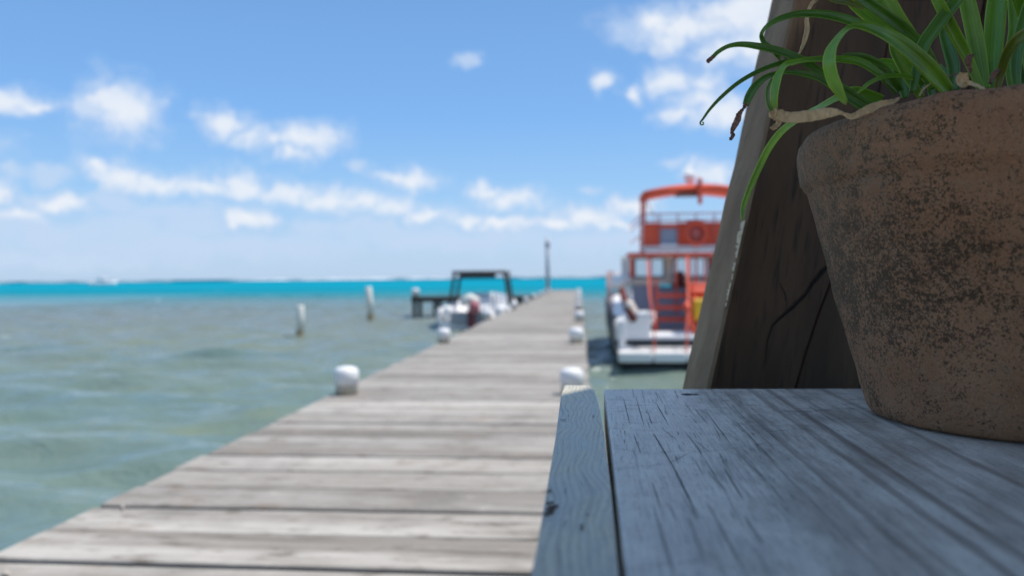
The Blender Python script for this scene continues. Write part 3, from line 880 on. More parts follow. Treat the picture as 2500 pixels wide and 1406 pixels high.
STREAKS = [(1350, 260, 5.0, .85), (1650, 480, 6.0, .9), (2050, 760, 8.0, .9), (1460, 520, 5.0, .7), (1900, 880, 6.0, .7), (1340, 360, 4.0, .6), (1180, 140, 4.0, .6), (1560, 130, 4.0, .6), (1700, 200, 6.0, .6), (2250, 640, 7.0, .5), (2100, 480, 5.0, .5), (1800, 330, 4, .5), (1080, 300, 2.5, .5), (2440, 900, 6, .6)]
M['table'] = table_mat('worn_table_paint')
M['strip'] = table_mat('worn_edge_strip', True)
M['crack'] = paint('open_crack', (0.012, 0.011, 0.011), 0.95, 0.1, 30)
M['rust'] = paint('bare_brown_wood', (0.085, 0.04, 0.022), 0.85, 0.4, 90)

def loc(p):
    return Vector(p) - TL
def poly_slab(pts, z1, th, mb, bev=0.0025, mi=0):
    """prism with a small top chamfer; pts counter-clockwise"""
    c = sum((Vector(p) for p in pts), Vector()) / len(pts)
    n = len(pts)
    def ringz(z, ins):
        out = []
        for i in range(n):
            p = Vector(pts[i]); a_ = (Vector(pts[i - 1]) - p).normalized(); b_ = (Vector(pts[(i + 1) % n]) - p).normalized()
            q = p + (a_ + b_) * ins
            out.append((q.x, q.y, z))
        return out
    vs = ringz(z1 - th, 0) + ringz(z1 - bev, 0) + ringz(z1 - bev * .3, bev * .35) + ringz(z1, bev)
    fs = [tuple(range(n - 1, -1, -1))] + [tuple(3 * n + k for k in range(n))]
    for r in range(3):
        fs += [(r * n + k, r * n + (k + 1) % n, (r + 1) * n + (k + 1) % n, (r + 1) * n + k) for k in range(n)]
    mb.add(vs, fs, mi)
a = MB()
fr = A0 + fdir * WIDE
pts = [A0, A0 + gdir * NEARL, fr + gdir * NEARL, fr]
# ragged far edge
far_edge = []
nE = 40
for k in range(nE + 1):
    t = 1 - k / nE
    jit = rng.uniform(-0.0012, 0.0012) if 0 < k < nE else 0
    far_edge.append(A0 + fdir * WIDE * t + gdir * jit)
pts = [A0 + gdir * NEARL, fr + gdir * NEARL] + far_edge
zt_ = PT - PIER
poly_slab(pts, zt_, 0.038, a)
# explicit drying cracks in the photograph's places (long lenses along the grain)
def lens(mb, p0, p1, w, mi, z, wob=0.0, n=7):
    p0 = Vector(p0); p1 = Vector(p1)
    t = (p1 - p0).normalized(); s_ = Vector((-t.y, t.x, 0))
    L_ = []; R_ = []
    for k in range(n + 1):
        f = k / n
        q = p0.lerp(p1, f) + s_ * rng.uniform(-wob, wob)
        hw_ = w / 2 * (math.sin(math.pi * min(1, max(0, f))) ** 0.6 + 0.02) * rng.uniform(0.7, 1.2)
        L_.append((q.x + s_.x * hw_, q.y + s_.y * hw_, z)); R_.append((q.x - s_.x * hw_, q.y - s_.y * hw_, z))
    vs = L_ + R_
    mb.add(vs, [(k + 1, k, n + 1 + k, n + 2 + k) for k in range(n)], mi)
cr = [((497, 150), (525, 265), 1.5), ((560, 150), (597, 275), 1.5), ((540, 95), (548, 140), 1.1), ((655, 110), (672, 155), 1.2), ((650, 330), (740, 480), 2.4), ((740, 480), (858, 720), 2.6),
      ((548, 330), (580, 415), 1.3), ((655, 165), (715, 270), 1.5), ((905, 210), (1020, 360), 1.6), ((1055, 262), (1235, 450), 1.7), ((850, 195), (910, 270), 1.1),
      ((800, 310), (880, 410), 1.2), ((855, 360), (925, 415), 1.2), ((690, 300), (760, 355), 1.1), ((1000, 500), (1085, 640), 1.9), ((920, 520), (1000, 600), 1.4), ((640, 570), (680, 690), 1.5),
      ((1100, 740), (1190, 870), 2.6), ((820, 750), (905, 960), 2.6), ((920, 680), (1080, 980), 2.6), ((650, 700), (740, 1000), 2.4), ((670, 130), (690, 165), 1.0), ((750, 105), (770, 150), 1.0),
      ((805, 175), (850, 235), 1.1), ((615, 205), (635, 270), 1.0), ((950, 290), (985, 355), 1.0), ((725, 680), (760, 760), 1.6), ((860, 470), (890, 525), 1.2), ((1035, 180), (1120, 265), 1.1),
      ((880, 105), (960, 190), 1.0), ((590, 105), (600, 165), 1.0), ((700, 180), (716, 230), 0.8), ((905, 460), (960, 545), 1.0), ((1130, 480), (1210, 560), 1.0), ((780, 620), (860, 740), 1.3), ((1020, 650), (1100, 790), 1.2)]
for (p0, p1, w) in cr:
    q0 = at_z(*zt4(*p0), PT); q1 = at_z(*zt4(*p1), PT); q0, q1 = q0 + (q0 - q1) * .08, q1 + (q1 - q0) * .12
    dep = ((q0 + q1) / 2 - O).dot(FWD)
    lens(a, loc(q0), loc(q1), w * 0.31e-3 if p0[1] < 620 else w * 0.55e-3, 1 if p0[1] < 620 else 2, zt_ + 0.0003, 0.00009, 10)
# short cross cracks and flaked bits
for k in range(90):
    X = rng.uniform(430, 1250); Y = 100 + rng.random() ** 1.3 * 360
    q0 = loc(at_z(*zt4(X, Y), PT))
    if rng.random() < 0.45:
        d_ = fdir * rng.choice((-1, 1)) + gdir * rng.uniform(-.35, .35); ln = rng.uniform(0.002, 0.009)
    else:
        d_ = gdir + fdir * rng.uniform(-.03, .03); ln = rng.uniform(0.008, 0.03)
    lens(a, q0, q0 + d_ * ln, rng.uniform(0.2, 0.42) * 1e-3, 1, zt_ + 0.0004, 0.0003, 5)
for ch_ in ([(440, 505), (560, 492), (720, 476), (830, 420), (980, 408), (1120, 388), (1250, 365)], [(520, 268), (600, 275), (690, 268)], [(440, 395), (560, 415), (640, 425), (760, 412)], [(1060, 270), (1120, 285), (1180, 290)], [(1100, 330), (1200, 318), (1330, 305)], [(470, 1010), (620, 985), (760, 975), (900, 960)]):
    for (p0, p1) in zip(ch_[:-1], ch_[1:]):
        lens(a, loc(at_z(*zt4(*p0), PT)), loc(at_z(*zt4(*p1), PT)), 0.4e-3, 1, zt_ + 0.0004, 0.0003, 9)
# knot hole near the far edge
q0 = loc(at_z(*zt4(828, 129), PT)); lens(a, q0 - fdir * 0.009, q0 + fdir * 0.010, 0.0075, 1, zt_ + 0.0005, 0.0004, 8)
M['streak'] = wood_mat('worn_streak', 1, (0.30, 0.27, 0.24), (0.42, 0.38, 0.34), (0.2, 0.18, 0.16), 0.45, 0.3, 3.0, False)
for k_, v_ in enumerate(a.v): a.uv[k_] = guv(v_)
a.build('wide_board', [M['table'], M['crack'], M['streak']], table)

# edge strip
a = MB()
f0 = loc(at_z(1369, 955, PT)); f1 = loc(at_z(1440, 941, PT)); f2 = loc(at_z(1452, 955, PT)); f3 = loc(at_z(1475, 1060, PT))
n0_ = loc(at_z(1296, 1410, PT)); n1_ = loc(at_z(1511, 1410, PT))
f0 = loc(at_z(1377, 940, PT))
dn = (n0_ - f0).normalized()
left = [f0 + (loc(at_z(1369, 970, PT)) - f0) * 1.0]
LP = [f0, loc(at_z(1369, 970, PT)), loc(at_z(1358, 1060, PT)), loc(at_z(1343, 1150, PT)), loc(at_z(1326, 1250, PT)), loc(at_z(1311, 1340, PT)), n0_, n0_ + gdir * 0.45]
RP = [n1_ + gdir * 0.45, n1_, loc(at_z(1492, 1200, PT)), f3, loc(at_z(1464, 1000, PT)), f2, f1]
poly_slab(LP + RP, zt_ + 0.0005, 0.036, a, 0.002)
def stq(u, v): return loc(at_z(u, v, PT))
for (p0, p1, w, mi) in (((1366, 1027), (1384, 1028), 2.2, 1), ((1334, 1235), (1352, 1228), 3.0, 2), ((1332, 1250), (1362, 1236), 4.0, 2), ((1329, 1262), (1352, 1250), 3.5, 2), ((1336, 1205), (1346, 1200), 2.0, 2)):
    lens(a, stq(*p0), stq(*p1), w * 1e-3, mi, zt_ + 0.0012, 0.0006, 7)
for k in range(7):
    v = 985 + 330 * rng.random(); f_ = rng.random()
    ul = 1369 - (v - 968) * 0.16 + 12; ur = 1455 + (v - 968) * 0.11 - 10
    q0 = stq(ul + (ur - ul) * f_, v)
    lens(a, q0, q0 + gdir * rng.uniform(0.004, 0.02), rng.uniform(0.35, 0.7) * 1e-3, 1, zt_ + 0.0009, 0.0002, 5)
for k_, v_ in enumerate(a.v): a.uv[k_] = guv(v_)
a.build('edge_strip', [M['strip'], M['crack'], M['rust']], table)
# frame below
a = MB()
cc = A0 + fdir * WIDE * .5 + gdir * NEARL * .5
rt = Matrix.Rotation(math.atan2(fdir.y, fdir.x), 3, 'Z')
for s_ in (0.10, 0.90):
    q = A0 + fdir * WIDE * .5 + gdir * NEARL * s_
    a.box((q.x, q.y, zt_ - 0.085), (WIDE * .9, 0.035, 0.09), rt)
a.build('apron', M['dark_wood'], table)
for (s1_, s2_) in ((0.08, 0.12), (0.92, 0.12), (0.08, 0.88), (0.92, 0.88)):
    q = A0 + fdir * WIDE * s1_ + gdir * NEARL * s2_
    b_ = MB(); b_.box((q.x, q.y, (zt_ - 0.132 + .01) / 2), (0.06, 0.06, zt_ - 0.132 - .01), rt, 0, 0.004); b_.build('leg', M['dark_wood'], table)

# ------------------------------------------------------------------ slanted plank screen behind the table
TH = R(25) ; yaw = R(5)
# plane axes relative to the camera heading
cx = Vector((math.cos(yaw), math.sin(yaw), 0)); cy = Vector((-math.sin(yaw), math.cos(yaw), 0))
ph_ = cx * math.cos(TH) + cy * math.sin(TH)
nrm = cx * math.sin(TH) - cy * math.cos(TH)
P0 = at_d(1730, 947, 0.865)
def pp(u, v): return at_plane(u, v, P0, nrm)
top_l = pp(1941, 0); sl = (top_l - P0); sl = sl / sl.z      # slanted edge per metre of height
scr = empty('plank_screen', (P0.x - sl.x * (P0.z - PIER), P0.y - sl.y * (P0.z - PIER), PIER))
tag(scr, 'dark brown leaning plank screen with flaking cream paint behind the pot', 'wooden screen')
SL = scr.location.copy()
m, T, p, out = new_mat('dark_plank')
tc = T.n('ShaderNodeTexCoord').outputs['Object']
vec = T.mapping(tc, rot=(0, R(-12), 0))
g1 = T.noise(T.mapping(vec, (1, 1, 0.06)), 120, 5, 0.6)
g2 = T.noise(T.mapping(vec, (1, 1, 0.2)), 14, 4, 0.6)
g3 = T.noise(vec, 6, 4, 0.6)
c = T.mix(T.mapr(g2, 0.3, 0.7), (0.070, 0.036, 0.014, 1), (0.140, 0.077, 0.037, 1))
c = T.mix(T.mapr(g1, 0.5, 0.7, 0, .7), c, (0.022, 0.012, 0.006, 1))
c = T.mix(T.mapr(g3, 0.55, 0.75, 0, .5), c, (0.045, 0.034, 0.026, 1))
T.set(p.inputs['Base Color'], c); p.inputs['Roughness'].default_value = 0.7
T.set(p.inputs['Normal'], T.bump(g1, 0.3, 0.002))
M['screen'] = m
m, T, p, out = new_mat('grey_board_edge')
tc = T.n('ShaderNodeTexCoord').outputs['Object']
vec = T.mapping(tc, rot=(0, R(-12), 0))
g1 = T.noise(T.mapping(vec, (1, 1, 0.05)), 160, 5, 0.65)
g2 = T.noise(T.mapping(vec, (1, 1, 0.3)), 20, 5, 0.65)
c = T.mix(T.mapr(g2, 0.3, 0.7), (0.19, 0.128, 0.070, 1), (0.33, 0.235, 0.14, 1))
c = T.mix(T.mapr(g1, 0.55, 0.75, 0, .6), c, (0.08, 0.07, 0.06, 1))
T.set(p.inputs['Base Color'], c); p.inputs['Roughness'].default_value = 0.7
T.set(p.inputs['Normal'], T.bump(T.math('ADD', g1, g2), 0.5, 0.002))
M['screen_edge'] = m
M['flake'] = paint('flaking_cream_paint', (0.60, 0.50, 0.34), 0.7, 0.2, 40, 0.3)
def at_h(pt, z):           # slide a point on the screen plane along the slant to height z
    return pt + sl * (z - pt.z)
ZTOP = CAMZ + 0.85
g_top = pp(2192, 0); g_bot = pp(2146, 245)
gap = (g_top + (g_bot - g_top) * 0.5)
off1 = (at_h(gap, P0.z) - P0).dot(ph_)
GPT = [pp(2192, 0), pp(2146, 245), pp(2034, 690), pp(1985, 815), pp(1950, 935)]
GZ = sorted([(q.z, (q - at_h(P0, q.z)).dot(ph_)) for q in GPT])
def gapoff(z):
    return float(np.interp(z, [g[0] for g in GZ], [g[1] for g in GZ]))
bounds = [(0.0, off1 - 0.0022), (off1 + 0.0015, off1 * 2.0), (off1 * 2.0 + 0.006, off1 * 3.0)]
BT = 0.045
for bi, (o0_, o1_) in enumerate(bounds):
    a = MB()
    zs = np.linspace(PIER, ZTOP, 40)
    secs = []
    for z in zs:
        base_ = at_h(P0, z)
        j0 = 0.0012 * mn.noise(Vector((z * 25, bi * 9, 0))) + (0.002 * mn.noise(Vector((z * 6, bi * 9, 4))))
        go = gapoff(z) - off1 + 0.0015 * mn.noise(Vector((z * 30, 0, 7)))
        l_ = base_ + ph_ * (o0_ + j0 + (go if bi == 1 else 0)); r_2 = base_ + ph_ * (o1_ + (go if bi == 0 else 0) + 0.001 * mn.noise(Vector((z * 12, bi * 5, 2))))
        bk = -nrm * BT * (1 if bi == 0 else .8)
        if bi: l_ = l_ - nrm * 0.005; r_2 = r_2 - nrm * 0.005
        e = 0.003
        secs.append([l_ + ph_ * e - SL, r_2 - ph_ * e - SL, r_2 - nrm * e - SL, r_2 + bk - SL, l_ + bk + ph_ * .003 * rng.random() - SL, l_ - nrm * e - SL])
    a.loft(secs, closed=True, caps=True, smooth=False)
    ob = a.build('board', [M['screen'], M['screen_edge']], scr)
    n6 = 6
    for i_, pl in enumerate(ob.data.polygons):
        if i_ < 39 * 6 and (i_ % 6) in (4, 5):
            pl.material_index = 1 if bi == 0 else 0
    if bi == 0:
        b0 = ob
# cracks on the big board face
a = MB()
def crack3(mb, uvs, w, mi=0):
    ps = [pp(*q) + nrm * 0.0008 for q in uvs]
    L_, R_ = [], []
    n = len(ps)
    for k in range(n):
        t = (ps[min(k + 1, n - 1)] - ps[max(k - 1, 0)]).normalized(); s_ = t.cross(nrm).normalized()
        hw_ = w[k] / 2
        L_.append(ps[k] + s_ * hw_ - SL); R_.append(ps[k] - s_ * hw_ - SL)
    mb.add(L_ + R_, [(k, k + 1, n + k + 1, n + k) for k in range(n - 1)], mi)
crack3(a, [(2032, 640), (2010, 660), (1985, 690), (1965, 720), (1935, 750), (1905, 775), (1885, 795), (1873, 830), (1868, 880), (1862, 900)], [.001, .0055, .0045, .0034, .004, .003, .0018, .0014, .001, .0003])
crack3(a, [(1902, 690), (1915, 715), (1920, 740), (1912, 770)], [.0004, .0014, .001, .0003])
a.build('split', M['crack'], b0)
# flaking cream paint along the front corner of the edge
a = MB()
edge_n = -ph_
for (v0, v1, w) in ((538, 560, 16), (555, 580, 20), (572, 600, 18), (596, 612, 20), (608, 630, 10), (640, 662, 10), (668, 684, 5), (690, 706, 9), (702, 722, 10), (722, 734, 4), (738, 748, 5)):
    n_ = 6
    zs = []
    pts_ = []
    for k in range(n_ + 1):
        v = v0 + (v1 - v0) * k / n_
        u = 1941 + (1730 - 1941) * v / 947
        q = pp(u, v)
        pts_.append(q)
    L_ = [q + edge_n * 0.0012 + nrm * 0.0004 - SL for q in pts_]
    R_ = [q + edge_n * 0.0012 - nrm * (w * 0.00034 * (0.35 + rng.random())) * (1.0 if 0 < k < n_ else .3) - SL for k, q in enumerate(pts_)]
    a.add(L_ + R_, [(k, k + 1, n_ + 2 + k, n_ + 1 + k) for k in range(n_)])
a.build('paint_flake', M['flake'], b0)

# ------------------------------------------------------------------ potted plant
DAX = 0.73
dirx = ray(2500, 690); dirx.z = 0; dirx.normalize()
AX = O + dirx * DAX
plant = empty('potted_plant', (AX.x, AX.y, PT))
tag(plant, 'arching green strap leaved plant in a mossy terracotta pot', 'potted plant')
PL = plant.location.copy()
HP = 0.238
ang_cam = math.atan2(-dirx.y, -dirx.x)
m, T, p, out = new_mat('mossy_terracotta')
tc = T.n('ShaderNodeTexCoord').outputs['Object']
spz = T.n('ShaderNodeSeparateXYZ', Vector=tc)
n1 = T.noise(tc, 9, 5, 0.65)
n2 = T.noise(tc, 90, 6, 0.75, 0.4)
n3 = T.noise(tc, 430, 4, 0.75, 0.8)
n4 = T.noise(tc, 900, 3, 0.6)
n5 = T.noise(T.mapping(tc, (1, 1, 1.6)), 45, 5, 0.75)
c = T.mix(T.mapr(n1, 0.3, 0.7), (0.47, 0.225, 0.112, 1), (0.64, 0.335, 0.18, 1))
c = T.mix(T.mapr(n2, 0.45, 0.7, 0, 0.5), c, (0.50, 0.33, 0.20, 1))
c = T.mix(T.mapr(n4, 0.60, 0.68, 0, .75), c, (0.66, 0.48, 0.35, 1))
# dark lichen specks: denser on the side turned to the sea and below the rim
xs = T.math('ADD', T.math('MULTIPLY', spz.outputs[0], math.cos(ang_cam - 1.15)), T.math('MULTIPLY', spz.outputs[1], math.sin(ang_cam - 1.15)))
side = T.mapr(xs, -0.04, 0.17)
bel = T.mapr(T.math('ABSOLUTE', T.math('SUBTRACT', spz.outputs[2], 0.115)), 0.085, 0.01)
thr = T.math('ADD', T.math('MULTIPLY', side, 0.085), T.math('MULTIPLY', bel, 0.05))
speck = T.math('ADD', T.math('ADD', T.math('MULTIPLY', n3, 0.55), T.math('MULTIPLY', n5, 0.3)), T.math('MULTIPLY', n2, 0.15))
mask = T.mapr(T.math('ADD', speck, thr), 0.585, 0.635)
pit = T.noise(tc, 300, 5, 0.8, 0.3)
c = T.mix(T.mapr(pit, 0.58, 0.65, 0, 0.8), c, (0.10, 0.062, 0.04, 1))
salt = T.noise(T.mapping(tc, (1, 1, 2.5)), 12, 6, 0.75)
c = T.mix(T.mapr(salt, 0.58, 0.75, 0, 0.4), c, (0.42, 0.36, 0.29, 1))
c = T.mix(T.math('MULTIPLY', mask, 0.8), c, (0.055, 0.043, 0.028, 1))
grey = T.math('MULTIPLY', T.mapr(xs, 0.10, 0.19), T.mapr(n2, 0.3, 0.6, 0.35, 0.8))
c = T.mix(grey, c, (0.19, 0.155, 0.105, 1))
T.set(p.inputs['Base Color'], c)
p.inputs['Roughness'].default_value = 0.9
p.inputs['Specular IOR Level'].default_value = 0.25
h = T.math('ADD', T.math('MULTIPLY', n3, 0.5), T.math('ADD', T.math('MULTIPLY', n2, 0.7), T.math('ADD', T.math('MULTIPLY', n4, 0.25), T.math('MULTIPLY', pit, -0.7))))
T.set(p.inputs['Normal'], T.bump(h, 0.9, 0.005))
M['terracotta'] = m
def potfn(r, z, a):
    k = 0.0022 * mn.noise(Vector((math.cos(a) * 2.2, math.sin(a) * 2.2, z * 14))) + 0.0012 * mn.noise(Vector((math.cos(a) * 9, math.sin(a) * 9, z * 60))) + 0.0006 * mn.noise(Vector((math.cos(a) * 30, math.sin(a) * 30, z * 190)))
    zz = z
    if z > HP - 0.03:
        zz = z + 0.0025 * mn.noise(Vector((math.cos(a) * 5, math.sin(a) * 5, 3)))
    return (r + k if r > 0.02 else r, zz)
prof = [(0.0, 0.001), (0.105, 0.0), (0.1145, 0.003), (0.1185, 0.009)]
for k in range(1, 22):
    f_ = k / 22
    prof.append((0.1185 + (0.1648 - 0.1185) * f_, 0.009 + (0.186 - 0.009) * f_))
prof += [(0.1649, 0.187), (0.1660, 0.1895), (0.1688, 0.192), (0.1708, 0.195), (0.1718, 0.199), (0.1730, 0.205), (0.1742, 0.212), (0.1748, 0.219), (0.1742, 0.227), (0.1700, 0.2335), (0.1640, 0.2370), (0.1580, 0.2380), (0.1520, 0.2360), (0.1495, 0.230), (0.1490, 0.222), (0.1480, 0.208)]
a = MB(); a.lathe(prof, 220, (0, 0, 0), 0, potfn)
a.f.pop(); a.m.pop(); a.sm.pop()
a.build('pot', M['terracotta'], plant).scale = (0.9605, 0.9605, 0.979)
a = MB()
a.lathe([(0.0, 0.226), (0.04, 0.226), (0.09, 0.223), (0.13, 0.217), (0.1478, 0.212)], 60, (0, 0, 0), 0, lambda r, z, a: (r, z + 0.006 * mn.noise(Vector((r * 60 * math.cos(a), r * 60 * math.sin(a), 1)))))
a.build('soil', paint('potting_soil', (0.035, 0.024, 0.017), 0.95, 0.4, 60, 0.8), plant).scale = (0.9605, 0.9605, 0.979)

def leaf_mat(name, ca, cb, trans=0.28, rough=0.27, spec=0.8):
    m = bpy.data.materials.new(name); m.use_nodes = True
    nt = m.node_tree; nt.nodes.clear(); T = NT(nt)
    out = T.n('ShaderNodeOutputMaterial')
    uv = T.n('ShaderNodeTexCoord').outputs['UV']
    ob_ = T.n('ShaderNodeTexCoord').outputs['Object']
    st = T.noise(T.mapping(uv, (1, 0.05, 1)), 30, 4, 0.6)
    lg = T.noise(ob_, 22, 3, 0.5)
    c = T.mix(T.mapr(st, 0.3, 0.7), c4(ca), c4(cb))
    c = T.mix(T.mapr(lg, 0.45, 0.75, 0, 0.4), c, c4([x * 1.5 for x in cb]))
    sx_ = T.n('ShaderNodeSeparateXYZ', Vector=uv).outputs[0]
    rim = T.mapr(T.math('ABSOLUTE', T.math('SUBTRACT', sx_, 0.5)), 0.40, 0.5, 0, 0.55)
    c = T.mix(rim, c, c4([min(1, cb[0] * 2.2), min(1, cb[1] * 1.7), cb[2] * 1.8]))
    tipy = T.n('ShaderNodeSeparateXYZ', Vector=uv).outputs[1]
    tp = T.mapr(tipy, 0.93, 1.0, 0, 0.85)
    c = T.mix(tp, c, (0.28, 0.20, 0.04, 1))
    p = T.n('ShaderNodeBsdfPrincipled', Base_Color=c, Roughness=rough)
    p.inputs['Specular IOR Level'].default_value = spec
    T.set(p.inputs['Normal'], T.bump(st, 0.25, 0.001))
    tr = T.n('ShaderNodeBsdfTranslucent', Color=T.mix(1.0, c, (1.3, 1.5, 0.6, 1), 'MULTIPLY'))
    mx = T.n('ShaderNodeMixShader', _0=trans, _1=p.outputs[0], _2=tr.outputs[0])
    T.set(out.inputs[0], mx)
    return m
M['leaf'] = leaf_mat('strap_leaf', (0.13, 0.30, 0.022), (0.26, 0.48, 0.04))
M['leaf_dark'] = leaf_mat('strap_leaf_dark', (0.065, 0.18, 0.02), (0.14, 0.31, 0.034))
M['leaf_yellow'] = leaf_mat('strap_leaf_yellow', (0.13, 0.19, 0.03), (0.25, 0.28, 0.04))
M['dry'] = paint('dry_leaf', (0.74, 0.52, 0.28), 0.8, 0.25, 40, 0.5, (0.5, 0.32, 0.17))
M['dry_brown'] = paint('dry_brown_leaf', (0.30, 0.17, 0.12), 0.8, 0.3, 40, 0.5)

def catmull(ps, n):
    out = []
    N = len(ps)
    for i in range(N - 1):
        p0, p1, p2, p3 = ps[max(i - 1, 0)], ps[i], ps[i + 1], ps[min(i + 2, N - 1)]
        for k in range(n):
            t = k / n
            out.append(0.5 * ((2 * p1) + (p2 - p0) * t + (2 * p0 - 5 * p1 + 4 * p2 - p3) * t * t + (3 * p1 - p0 - 3 * p2 + p3) * t ** 3))
    out.append(ps[-1])
    return out

def zc(X, Y):
    return 1650 + X / 2.929, Y / 2.929
def leaf(pts, mat, name='leaf', label=None, face=(0.0, 0.25), chan=0.22, crop=True, dep=None, par=None, crumple=0.0, face2=None, f2=0.5):
    """pts: (X, Y, width, depth) in pixels of the enlarged plant crop, base first; depth in metres"""
    P3, Wd = [], []
    for (X, Y, w, d) in pts:
        u, v = zc(X, Y) if crop else (X, Y)
        P3.append(at_d(u, v, d)); Wd.append((w / 2.929 if crop else w) / F * d)
    n = 8
    C = catmull(P3, n)
    Wv = [v.x for v in catmull([Vector((w, 0, 0)) for w in Wd], n)]
    mb = MB()
    cols = 5
    N = len(C)
    for i, c in enumerate(C):
        t = (C[min(i + 1, N - 1)] - C[max(i - 1, 0)]).normalized()
        view = (c - O).normalized()
        k2 = 0.0 if face2 is None else max(0.0, min(1.0, (i / (N - 1) - f2) / 0.12))
        fx, fy = (face if face2 is None else (face[0] + (face2[0] - face[0]) * k2, face[1] + (face2[1] - face[1]) * k2))
        nr = (-view + UP * fy + RGT * fx).normalized()
        s_ = t.cross(nr)
        s_ = s_.normalized() if s_.length > 1e-6 else RGT.copy()
        nn = s_.cross(t).normalized()
        w = max(Wv[i], 0.0003)
        for k in range(cols):
            f_ = k / (cols - 1) - 0.5
            dz = -chan * w * (1 - (2 * f_) ** 2)
            if crumple:
                dz += crumple * mn.noise(Vector((i * 0.45, k * 0.9, len(pts))))
            mb.v.append(tuple(c + s_ * (f_ * w) + nn * dz - PL))
            mb.uv[len(mb.v) - 1] = (k / (cols - 1), i / (N - 1))
    for i in range(N - 1):
        for k in range(cols - 1):
            mb.f.append([i * cols + k, i * cols + k + 1, (i + 1) * cols + k + 1, (i + 1) * cols + k]); mb.m.append(0); mb.sm.append(True)
    o = mb.build(name, mat, par or plant)
    md = o.modifiers.new('thickness', 'SOLIDIFY'); md.thickness = 0.0006; md.offset = 0
    if label: o['label'] = label
    return o
G, GD, GY = M['leaf'], M['leaf_dark'], M['leaf_yellow']
# tall leaves behind first (further), then the arching ones
leaf([(2270, 640, 95, .66), (2265, 420, 118, .66), (2280, 200, 130, .66), (2300, 0, 125, .66), (2330, -200, 90, .66), (2370, -420, 10, .66)], G)
leaf([(2200, 640, 80, .63), (2170, 430, 100, .63), (2130, 220, 108, .63), (2080, 0, 100, .63), (2020, -180, 70, .63), (1950, -350, 8, .63)], G)
leaf([(2180, 640, 50, .61), (2080, 400, 70, .61), (1980, 210, 76, .605), (1880, 20, 72, .60), (1790, -150, 50, .60), (1700, -280, 8, .60)], G)
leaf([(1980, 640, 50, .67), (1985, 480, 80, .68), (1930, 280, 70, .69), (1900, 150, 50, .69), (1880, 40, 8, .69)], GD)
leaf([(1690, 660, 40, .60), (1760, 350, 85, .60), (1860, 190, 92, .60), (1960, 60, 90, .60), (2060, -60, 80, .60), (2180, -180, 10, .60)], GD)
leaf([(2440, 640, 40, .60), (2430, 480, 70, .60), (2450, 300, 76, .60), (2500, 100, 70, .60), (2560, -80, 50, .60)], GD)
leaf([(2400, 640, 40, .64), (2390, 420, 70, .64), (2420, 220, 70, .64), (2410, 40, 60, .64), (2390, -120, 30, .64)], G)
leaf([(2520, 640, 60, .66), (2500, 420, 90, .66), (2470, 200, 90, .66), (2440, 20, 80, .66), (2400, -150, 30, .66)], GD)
leaf([(2300, 630, 40, .575), (2330, 500, 58, .57), (2370, 380, 62, .56), (2430, 290, 70, .55), (2520, 235, 80, .54), (2620, 230, 60, .53), (2700, 300, 8, .53)], GY, label='yellowing leaf bent over the right side of the pot')
leaf([(2560, 640, 60, .63), (2520, 400, 80, .63), (2490, 150, 70, .63), (2420, -60, 60, .62), (2330, -200, 8, .62)], G)
# upper left broad leaves
leaf([(1840, 640, 60, .66), (1700, 330, 110, .66), (1560, 120, 130, .66), (1480, -30, 130, .66), (1400, -200, 90, .66), (1330, -330, 10, .66)], G)
leaf([(1900, 640, 60, .62), (1800, 400, 80, .62), (1640, 220, 85, .62), (1500, 110, 82, .61), (1370, 20, 75, .60), (1250, -60, 55, .59), (1150, -100, 8, .59)], GD)
leaf([(1760, 560, 60, .64), (1600, 300, 110, .64), (1450, 150, 120, .64), (1320, 40, 115, .64), (1210, -60, 90, .64), (1100, -130, 10, .64)], G)
leaf([(1350, 60, 30, .63), (1240, 20, 44, .63), (1150, 5, 40, .625), (1060, -15, 24, .62), (1000, 0, 18, .62)], GY, label='yellowing leaf tip above the arching leaves')
leaf([(1010, -5, 28, .62), (965, 40, 24, .62), (938, 130, 26, .62), (940, 210, 34, .62), (922, 290, 30, .62), (890, 370, 14, .62), (875, 400, 4, .62)], M['dry'], label='thin dry brown leaf end hanging in front of the screen', crumple=.001)
# big high arch
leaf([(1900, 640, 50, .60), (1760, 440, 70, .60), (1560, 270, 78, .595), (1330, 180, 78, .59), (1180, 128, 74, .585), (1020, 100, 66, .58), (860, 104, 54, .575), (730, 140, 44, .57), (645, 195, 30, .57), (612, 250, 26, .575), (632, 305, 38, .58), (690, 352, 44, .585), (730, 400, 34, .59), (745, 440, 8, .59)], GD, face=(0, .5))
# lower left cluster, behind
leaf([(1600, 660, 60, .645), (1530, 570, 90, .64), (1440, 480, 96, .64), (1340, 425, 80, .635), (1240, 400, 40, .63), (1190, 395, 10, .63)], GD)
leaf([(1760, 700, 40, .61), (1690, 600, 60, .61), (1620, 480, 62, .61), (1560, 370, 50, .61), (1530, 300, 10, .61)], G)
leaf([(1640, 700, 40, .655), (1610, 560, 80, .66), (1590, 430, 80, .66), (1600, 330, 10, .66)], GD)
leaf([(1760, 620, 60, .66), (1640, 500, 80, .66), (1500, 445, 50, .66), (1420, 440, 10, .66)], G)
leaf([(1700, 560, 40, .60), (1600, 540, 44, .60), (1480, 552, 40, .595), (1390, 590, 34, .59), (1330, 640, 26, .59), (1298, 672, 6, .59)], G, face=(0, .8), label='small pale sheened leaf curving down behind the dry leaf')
leaf([(1420, 790, 90, .60), (1300, 720, 100, .60), (1150, 620, 80, .595), (1010, 550, 52, .59), (880, 520, 40, .585), (790, 520, 26, .58), (720, 525, 8, .58)], GD, face=(0, .4))
